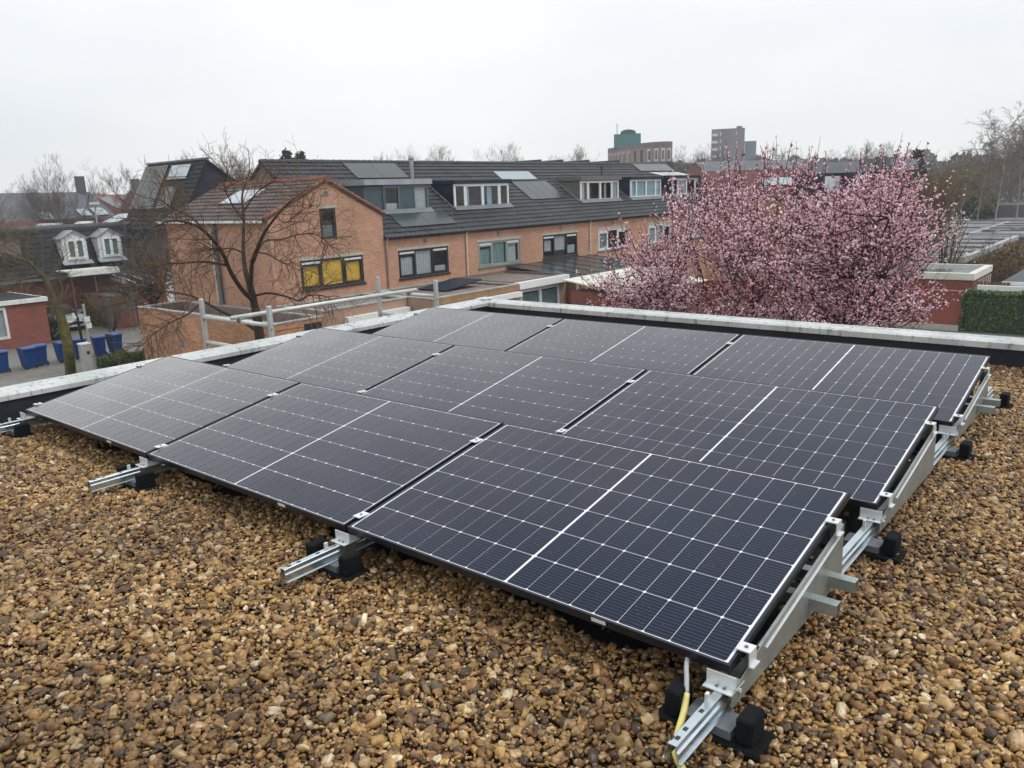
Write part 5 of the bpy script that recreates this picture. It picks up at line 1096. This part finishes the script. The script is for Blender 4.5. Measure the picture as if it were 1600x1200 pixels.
limb([T(381, 330, 1), T(402, 300, .8), T(430, 283, .6), T(450, 290, .4)], 0.0196, 0.0070, 16, .8)
limb([T(380, 345, .8), T(362, 318, .6), T(350, 290, .4), T(358, 262, .3)], 0.0196, 0.0070, 16, .8)
limb([T(432, 338, -1), T(446, 348, -1.6), T(470, 330, -2), T(490, 322, -2.3)], 0.0154, 0.0056, 14, .7)
st.build('trunk', 'bark', t); tw.build('twigs', 'twig_brown', t, True)
# --- left street tree, mossy trunk
TD = 41.2; base = atz(111, 584, G)
t = thing('bare_tree', 'bare street tree with a mossy yellow green trunk among the blue bins', 'tree', tuple(base)); st, tw = Sticks(8), Sticks(3)
P = sm([base, T(107, 550), T(102, 520), T(94, 492)], 4); st.add(P, .24, .2); st.build('trunk', 'bark_moss', t); st = Sticks(6)
limb([T(94, 493), T(85, 470), T(76, 446), T(64, 428), T(45, 410), T(22, 401), T(-8, 392)], .16, .04, 26, 1.9, .02, up=.2, dep=3)
limb([T(64, 430), T(40, 436), T(18, 446), T(-10, 452)], .05, .015, 11, 1.4, .016, up=.1, dep=3)
limb([T(90, 480), T(98, 455), T(92, 430), T(98, 400), T(88, 380)], .05, .012, 9, 1.7, .016, up=.3, dep=3)
limb([T(100, 505), T(84, 486), T(88, 470)], .04, .02, 8, .8, .016)
limb([T(45, 410), T(38, 390), T(20, 375), T(0, 360)], .04, .012, 14, 1.6, .016, up=.2, dep=3)
st.build('limbs', 'bark_olive', t); tw.build('twigs', 'twig_olive', t, True)
# --- dark magnolia-like tree by the carport and brown shrubs
TD = 43.0; base = T(240, 480); base[2] = G
t = thing('bare_tree', 'dark low bare tree with tangled branches left of the orange house corner', 'tree', tuple(base)); st, tw = Sticks(6), Sticks(3)
st.add(sm([base, T(240, 500), T(240, 470)], 4), .3, .22)
for (a, b) in (((240, 475), (196, 436)), ((240, 475), (214, 410)), ((242, 475), (236, 395)), ((242, 475), (262, 400)), ((240, 480), (185, 455)), ((244, 475), (250, 370)), ((240, 475), (215, 360))):
    limb([T(*a), T((a[0] + b[0]) / 2 + 4, (a[1] + b[1]) / 2 + 6, random.uniform(-1, 1)), T(*b, random.uniform(-2, 2))], .11, .02, 13, 1.7, .022, up=.25, dep=3)
st.build('trunk', 'bark', t); tw.build('twigs', 'twig_grey', t, True)
TD = 52
def shrub(label, px, py, D, r, n, mat, H=None, size=.07):
    c = at(px, py, D); t = thing('shrub', label, 'shrub', (c[0], c[1], G)); st, tw = Sticks(4), Sticks(3)
    for k in range(n): 
        a = random.uniform(0, 6.28); grow(st, tw, (c[0] + math.cos(a) * r * .2, c[1] + math.sin(a) * r * .2, G), (math.cos(a) * .45, math.sin(a) * .45, 1), (H or 2.2) * .55, .022, 3, .25, .6, .2, (3, 4), .62, .010)
    st.build('stems', 'bark', t); tw.build('twigs', mat, t, True); return t
shrub('twiggy yellow brown shrub between the silver car and the red shed', 172, 500, 55, .7, 12, 'twig_olive', 3.0)
shrub('grey brown bare shrub left of the silver car, above the brick shed', 60, 470, 55, 1.2, 9, 'twig_brown', 4.0)
t = thing('hedge', 'rough green hedge along the driveway in front of the brown shrub', 'hedge', (-46, 21, G)); MB().box(-50, -45.8, 20.55, 20.85, G, G + .8).build('stems', 'shrub_brown', t); leaf_cloud('leaves', 'twig_olive', t, box_cloud(-50, -45.6, 20.4, 21.0, G, G + 1.0, 4500), .09)
t = thing('bush', 'dark green bush under the mossy tree, beside the brick shed corner', 'bush', (-43, 17, G)); leaf_cloud('leaves', 'leaf_dark', t, blob_pts((-44.6, 16.7, G + .5), (.8, .5, .7), 1800), .08); MB().tube([(-44.6, 16.7, G), (-44.6, 16.7, G + .6)], .1, 6).build('stem', 'bark', t)
# --- distant bare trees
TPL = {}
def template(kind_, depth, wide, up, nb, spread, nl, mat):
    """one bare tree 12 m tall at the origin, copied with its trunk and twigs for the skyline"""
    key = (kind_, mat)
    if key not in TPL:
        TPL[key] = bare_tree('', (0, 0, 0), 12.0, .17, depth, 'twig_grey' if mat != 'twig_brown' else 'twig_brown', mat, nlimb=nl, group='bare trees on the skyline', wide=wide, nb=nb, rmin=.006, spread=spread, up=up); TPL[key]['used'] = 0
    return TPL[key]
def vtree(label, px, D, ytop, mat='twig_grey', depth=4, wide=.5, nb=(4, 5), nl=9, spread=.55, up=.55, var=None, **k):
    P = at(px, ytop, D); H = P[2] - G; v = var if var is not None else ('r%d' % (int(px) % 3)); T0 = template(v, 5, wide, up, nb, spread, nl, mat)
    if T0['used'] == 0: o = T0
    else: o = copy_tree(T0)
    T0['used'] = 1
    o.location = (P[0], P[1], G); s_ = H / 12.6; o.scale = (s_ * random.uniform(.9, 1.15), s_ * random.uniform(.9, 1.15), s_); o.rotation_euler = (0, 0, random.uniform(0, 6.28)); o['label'] = label; return o
vtree('tall bare tree with a rounded crown above the slate grey roof on the left', 82, 74, 250, depth=5, wide=.42, up=.55)
vtree('small bare tree on the skyline near the left edge', 22, 150, 290)
vtree('low bare tree above the distant red roof', 150, 150, 297)
vtree('bare tree whose top shows left of the tall dark house', 218, 75, 268)
vtree('bare tree rising behind the tall dark house ridge', 272, 95, 246)
for px, y, lab in ((352, 236, 'slender bare tree directly behind the gabled house'), (375, 252, 'thin bare tree between the dark gable and the tall house'), (330, 262, 'bare tree low behind the tall dark house gable')): vtree(lab, px, 62, y, depth=5, wide=.4)
for px, y, lab in ((590, 248, 'faint bare tree top above the roof left of the flue'), (672, 234, 'round bare tree top just right of the flue'), (700, 242, 'small bare tree top behind the long ridge, right of the round one'), (795, 231, 'fan shaped bare tree top above the skylight'), (893, 234, 'round bare tree top left of the office building'), (1066, 233, 'rounded bare tree top right of the office building'), (1108, 230, 'bare tree top at the left foot of the tower block'), (1092, 240, 'small bare tree between office and tower')): vtree(lab, px, 130, y, wide=.5, spread=.5, up=.6)
for px, y, D_, lab in ((1205, 236, 150, 'bare tree right of the tower block wing'), (1240, 236, 150, 'second bare tree right of the tower block'), (1330, 232, 140, 'bare tree above the pale dormer'), (1352, 226, 140, 'taller bare tree above the dark roof'), (1395, 228, 140, 'bare tree behind the shoots at the right of the blossom'), (1300, 238, 150, 'small bare tree above the red tiled house')): vtree(lab, px, D_, y)
# conifers
def conifer(label, px, D, ytop, r, mat='conifer', n=2600):
    P = at(px, ytop, D); H = P[2] - G; t = thing('conifer', label, 'tree', (P[0], P[1], G)); MB().tube([(P[0], P[1], G), (P[0], P[1], P[2] - .3)], [H * .02, .03], 6).build('trunk', 'bark', t); pts = []
    for k in range(int(H * 5)):
        z = G + H * (.3 + .7 * (k / (H * 5))); rr = r * (1 - (z - G) / H) ** .7 + .25; a = k * 2.4; L = rr * random.uniform(.6, 1.1)
        for j in range(n // int(H * 5)): f = random.random() ** .6; pts.append((P[0] + math.cos(a) * L * f + random.gauss(0, .12), P[1] + math.sin(a) * L * f + random.gauss(0, .12), z + f * L * .25 + random.gauss(0, .10)))
    leaf_cloud('needles', mat, t, pts, D * .0022); return t
conifer('dark pine with two crowns above the dark ridge left end, the left crown', 447, 80, 235, 2.6); conifer('dark pine above the dark ridge, the smaller right crown', 467, 80, 237, 2.0)
conifer('greyish conifer above the end of the pink blossom', 1433, 105, 234, 2.6, n=1800)
# --- right background trees
vtree('olive green bare tree with upright branches beside the garages', 1478, 72, 250, 'twig_olive', depth=5, wide=.5, nb=(3, 5), up=.5)
vtree('dense olive brown tree right of the upright one', 1512, 88, 240, 'twig_olive', depth=5, wide=.6, nb=(3, 5))
vtree('brownish bare tree before the grey garages', 1455, 60, 275, 'twig_brown', depth=4)
def birch(label, px, D, ytop, lean=0):
    P = at(px, ytop, D); H = P[2] - G; t = thing('birch_tree', label, 'tree', (P[0], P[1], G)); st, tw = Sticks(6), Sticks(3); pts, d = curve((P[0], P[1], G), (lean, 0, 1), H * .92, 9, (0, 0, .2), .10); st.add(pts, H * .007, .02)
    for k in range(30): f = random.uniform(.28, .98) * 8.9; i = int(f); q = pts[i] + (pts[i + 1] - pts[i]) * (f - i); a = k * 2.4; grow(st, tw, q, (math.cos(a), math.sin(a), 1.0), H * .2, .035, 3, -.25, .6, .25, (3, 4), .6, D * .00012, thr=.2)
    st.build('trunk', 'bark_birch', t); tw.build('twigs', 'twig_grey', t, True)
birch('slender white birch rising behind the far garages', 1541, 112, 190); birch('second tall birch with a leaning white stem at the right', 1570, 104, 178, .05); birch('pale birch at the very right edge', 1603, 108, 186)
for px, y, D_, lab in ((1590, 215, 135, 'dense red brown tree at the right edge'), (1560, 238, 140, 'broad red brown tree behind the birches'), (1620, 205, 130, 'red brown tree cut by the right edge')): vtree(lab, px, D_, y, 'twig_brown', depth=5, nb=(4, 5), wide=.75, nl=9)
P = atz(1535, 345, G); 
def mass(label, x0, x1, D, ya, yb, mat, n, size, name='tree_line'):
    pts = []
    for _ in range(n):
        px = random.uniform(x0, x1); d = D * random.uniform(.97, 1.06); yt = ya + (yb - ya) * (px - x0) / (x1 - x0); top = at(px, yt, d)[2] * (1 + .0) + (noise.noise(Vector((px * .035, 0, 0))) + noise.noise(Vector((px * .15, 3, 0))) * .5) * D * .011
        z = G + (top - G) * random.random() ** .7; q = atl(px, z, d); pts.append(q)
    o = leaf_cloud(name, mat, None, pts, size); o['label'] = label; o['kind'] = 'stuff'; return o
mass('hazy line of far off bare trees along the horizon', -80, 700, 300, 313, 292, 'far_trees', 9000, 1.0); mass('hazy line of far off bare trees behind the blossom and garages', 1040, 1700, 260, 255, 240, 'far_trees', 12000, .9)
mass('olive brown thicket behind the garages', 1440, 1560, 118, 285, 268, 'twig_olive', 5000, .35, 'thicket'); mass('dark shrubs in front of the far wall', 1500, 1560, 116, 318, 318, 'leaf_dark', 2000, .3, 'thicket')
# garden shrubs right
for (px, py, D_, lab, mt, H) in ((1570, 395, 62, 'red brown bare shrub in front of the garages at the right edge', 'twig_brown', 4.0), (1530, 405, 57, 'low orange brown shrub above the white wall', 'twig_brown', 2.6), (1590, 405, 58, 'brown shrub behind the white shed', 'twig_brown', 3.0), (1465, 380, 58, 'dark evergreen shrub left of the garage row', 'leaf_dark', 2.6)): shrub(lab, px, py, D_, 1.8, 12, mt, H)
mass('orange brown undergrowth between the garages and the white shed', 1525, 1610, 60, 408, 378, 'shrub_brown', 3500, .12, 'undergrowth')
t = thing('magnolia_tree', 'small white flowering magnolia at the right end of the pink blossom', 'tree', tuple(atz(1475, 480, G) * 0 + np.array((*at(1480, 400, 56)[:2], G)))); st, tw = Sticks(5), Sticks(3); tips = []
bb = np.array((*at(1478, 400, 56)[:2], G))
for (px, py) in ((1500, 350), (1485, 345), (1470, 350), (1512, 365), (1495, 385), (1462, 362), (1510, 400), (1478, 372)):
    q = at(px, py - 15, 56 + random.uniform(-1.5, 1.5)); P = sm([bb, (bb + q) / 2 + (0, 0, .5), q], 4); st.add(P, .07, .015)
    for k in range(9): f = random.randrange(4, len(P)); grow(st, tw, P[f - 1], RNG.normal(0, .5, 3) + (0, 0, .6), 1.0, .015, 1, .2, .6, .2, (2, 3), tips=tips, rmin=.006)
st.build('trunk', 'bark', t); tw.build('twigs', 'twig_brown', t, True); pts = [p + RNG.normal(0, .03, 3) for p in tips for _ in range(2)]; leaf_cloud('blossom', 'magnolia_petal', t, random.sample(pts, min(len(pts), 420)), .09)
# --- pink blossom tree
CB = np.array((*at(1215, 400, 18)[:2], G)); t = thing('blossom_tree', 'large plum tree covered in pink blossom behind the low parapet', 'tree', tuple(CB)); st, tw = Sticks(7), Sticks(3)
ENV = [(895, 478), (905, 445), (930, 425), (962, 412), (955, 385), (975, 372), (1000, 378), (1018, 360), (1038, 340), (1050, 315), (1062, 300), (1090, 297), (1110, 300), (1130, 278), (1150, 264), (1180, 258), (1200, 268), (1230, 258), (1262, 264), (1290, 286), (1310, 292), (1330, 286), (1352, 268), (1385, 256), (1418, 252), (1438, 272), (1440, 300), (1462, 312), (1480, 330), (1470, 350), (1492, 372), (1482, 400), (1450, 410), (1445, 430), (1490, 455), (1500, 475), (1470, 490), (1420, 500), (1380, 512), (1300, 515), (1200, 515), (1060, 505), (930, 500)]
def inside(x, y):
    c = False; j = len(ENV) - 1
    for i in range(len(ENV)):
        (xi, yi), (xj, yj) = ENV[i], ENV[j]
        if (yi > y) != (yj > y) and x < (xj - xi) * (y - yi) / (yj - yi) + xi: c = not c
        j = i
    return c
# the envelope is read at the tree's own distance and swept round the trunk to a rounded crown 7 m deep
fork = CB + np.array((0, 0, 1.7)); st.add(sm([CB, CB + (.05, 0, .9), fork], 3), .22, .18)
mains = []
for k in range(15):
    while True:
        px = 930 + 540 * ((k + random.random()) / 15); py = random.uniform(262, 440)
        if inside(px, py): break
    tip = at(px, py, 18 + random.uniform(-2.2, 2.6)); mid = fork * .45 + tip * .55 + np.array((0, 0, -.5)); P = sm([fork, fork * .75 + tip * .25 + np.array((0, 0, -.15)), mid, tip], 6); st.add(P, .06, .012); mains.append(np.array(P))
MP = np.concatenate([p[5:] for p in mains]); bl = []; secs = []
for k in range(570):
    while True:
        px, py = random.uniform(895, 1500), random.uniform(252, 520)
        if inside(px, py): break
    hw = abs(px - 1200) / 310; dm = 3.4 * math.sqrt(max(.05, 1 - min(1, hw) ** 2)); tip = at(px, py, 18 + random.uniform(-dm, dm)); low = MP[MP[:, 2] < tip[2] + .1]
    if len(low) < 5: low = MP
    dd = np.linalg.norm(low - (tip + np.array((0, 0, -.9))), axis=1); q = low[np.argsort(dd)[random.randrange(0, 4)]]
    L = np.linalg.norm(tip - q)
    if L > 2.6: q = tip + (q - tip) * 2.6 / L
    P = sm([q, q * .5 + tip * .5 + np.array((0, 0, -.12 * L)) + RNG.normal(0, .08, 3), tip], 4); tw.add(P, .016, .005); P = np.array(P); secs.append(P)
    dirn = unit(P[-1] - P[-3]); top, _ = curve(P[-1], dirn + (0, 0, .5), random.uniform(.15, .5), 3, (0, 0, .3), .1); tw.add(top, .005, .003)
    for j in range(7):
        i = random.randrange(2, len(P) - 1); b = unit(P[i + 1] - P[i]); s = RNG.normal(0, 1, 3); s[2] = abs(s[2]) * .7; tp, _ = curve(P[i], b * .6 + unit(s) * .8, random.uniform(.2, .65), 4, (0, 0, .35), .15); tw.add(tp, .006, .003)
        tp = np.array(tp); bl.extend([tp[1 + int(f * 3.99)] * (1) + RNG.normal(0, .035, 3) for f in RNG.random(10)])
    bl.extend([P[int(len(P) * f)] + RNG.normal(0, .03, 3) for f in RNG.uniform(.45, .99, 12)])
for (px, py) in ((1192, 240), (1188, 228), (1240, 246), (1275, 236), (1290, 238), (1345, 236), (1379, 232), (1420, 224), (1405, 230), (1150, 240), (1135, 232), (945, 350), (940, 372), (1010, 372), (1420, 236), (1265, 232)):
    tip = at(px, py, 18 + random.uniform(-1.2, 1.2)); q = at(px + (1200 - px) * .08, py + 55, 18.2); P = sm([q, (q + tip) / 2 + RNG.normal(0, .05, 3), tip], 4); tw.add(P, .014, .006); bl.extend([np.array(P)[int(f * len(P))] + RNG.normal(0, .02, 3) for f in RNG.uniform(0, .99, 14)])
for k in range(95):   # upright feathery shoots round the top of the crown
    while True:
        px = random.uniform(965, 1490); py = random.uniform(255, 400)
        if inside(px, py + 8) and not inside(px, py - 22): break
    q = at(px, py + 18, 18 + random.uniform(-2, 2)); L = random.uniform(.35, .95); lean = (px - 1210) / 290 * .55; P, _ = curve(q, np.array((_R[0] * lean, _R[1] * lean, 1)) + RNG.normal(0, .10, 3), L, 6, (0, 0, .25), .08); tw.add(P, .009, .003); P = np.array(P); bl.extend([P[int(f * len(P))] + RNG.normal(0, .018, 3) for f in RNG.uniform(0, .9, int(12 * L + 5))])
st.build('trunk', 'bark_cherry', t); tw.build('twigs', 'bark_cherry', t, True)
def petal_blobs(parent, C, rad):
    C = np.array(C); n = len(C); o6 = np.array([(1, 0, 0), (-1, 0, 0), (0, 1, 0), (0, -1, 0), (0, 0, 1), (0, 0, -1)], float); f8 = np.array([(0, 2, 4), (2, 1, 4), (1, 3, 4), (3, 0, 4), (2, 0, 5), (1, 2, 5), (3, 1, 5), (0, 3, 5)])
    s = rad * np.clip(RNG.lognormal(0, .25, (n, 1, 1)), .5, 1.6); V = o6[None] * s * RNG.uniform(.55, 1.3, (n, 6, 1)) + RNG.uniform(-.35, .35, (n, 6, 3)) * s; V = (V + C[:, None, :]).reshape(-1, 3) - ORG[parent.name]
    F_ = (f8[None] + (np.arange(n) * 6)[:, None, None]).reshape(-1, 3); me = bpy.data.meshes.new('blossom'); me.from_pydata(V.tolist(), [], F_.tolist()); me.materials.append(MT['blossom'])
    ca = me.color_attributes.new('tint', 'FLOAT_COLOR', 'POINT'); pal = np.array([(.86, .54, .62), (.95, .71, .76), (.78, .43, .51), (.46, .15, .24), (.16, .020, .040), (.94, .78, .80)]); pk = RNG.choice(6, n, p=[.34, .24, .18, .07, .11, .06]); c = pal[pk] * RNG.uniform(.88, 1.1, (n, 1)); c = np.clip(np.concatenate([c, np.ones((n, 1))], 1), 0, 1); ca.data.foreach_set('color', np.repeat(c, 6, 0).astype(np.float32).ravel())
    o = bpy.data.objects.new('blossom', me); COL.objects.link(o); o.parent = parent; ORG[o.name] = ORG[parent.name]; o['kind'] = 'stuff'; print('blossoms', n)
petal_blobs(t, bl, .0215)
# unclipped bare bush left of the blossom, against the conservatory
for (px, py, D_, lab, H) in ((880, 470, 29, 'thin brown bare shrub between the conservatory and the blossom', 3.4), (915, 470, 27, 'bare reddish shrub at the left foot of the blossom', 3.0)): shrub(lab, px, py, D_, 1.2, 9, 'twig_brown', H)

for o in list(bpy.data.objects):
    if 'used' in o: del o['used']
# ------------------------------------------------------------------ air
m, t_, b_, o_ = newmat('haze_air'); t_.nodes.remove(b_); pv = t_.nodes.new('ShaderNodeVolumePrincipled'); pv.inputs['Color'].default_value = (.97, .98, 1.0, 1); pv.inputs['Density'].default_value = HAZE; pv.inputs['Anisotropy'].default_value = 0.0
t_.links.new(pv.outputs[0], o_.inputs['Volume'])
hz = MB().box(-485, 485, -485, 485, G - 1, 38).build('haze', 'haze_air'); kind(hz, 'stuff'); hz['label'] = 'thin pale mist that fades the far roofs, trees and towers'
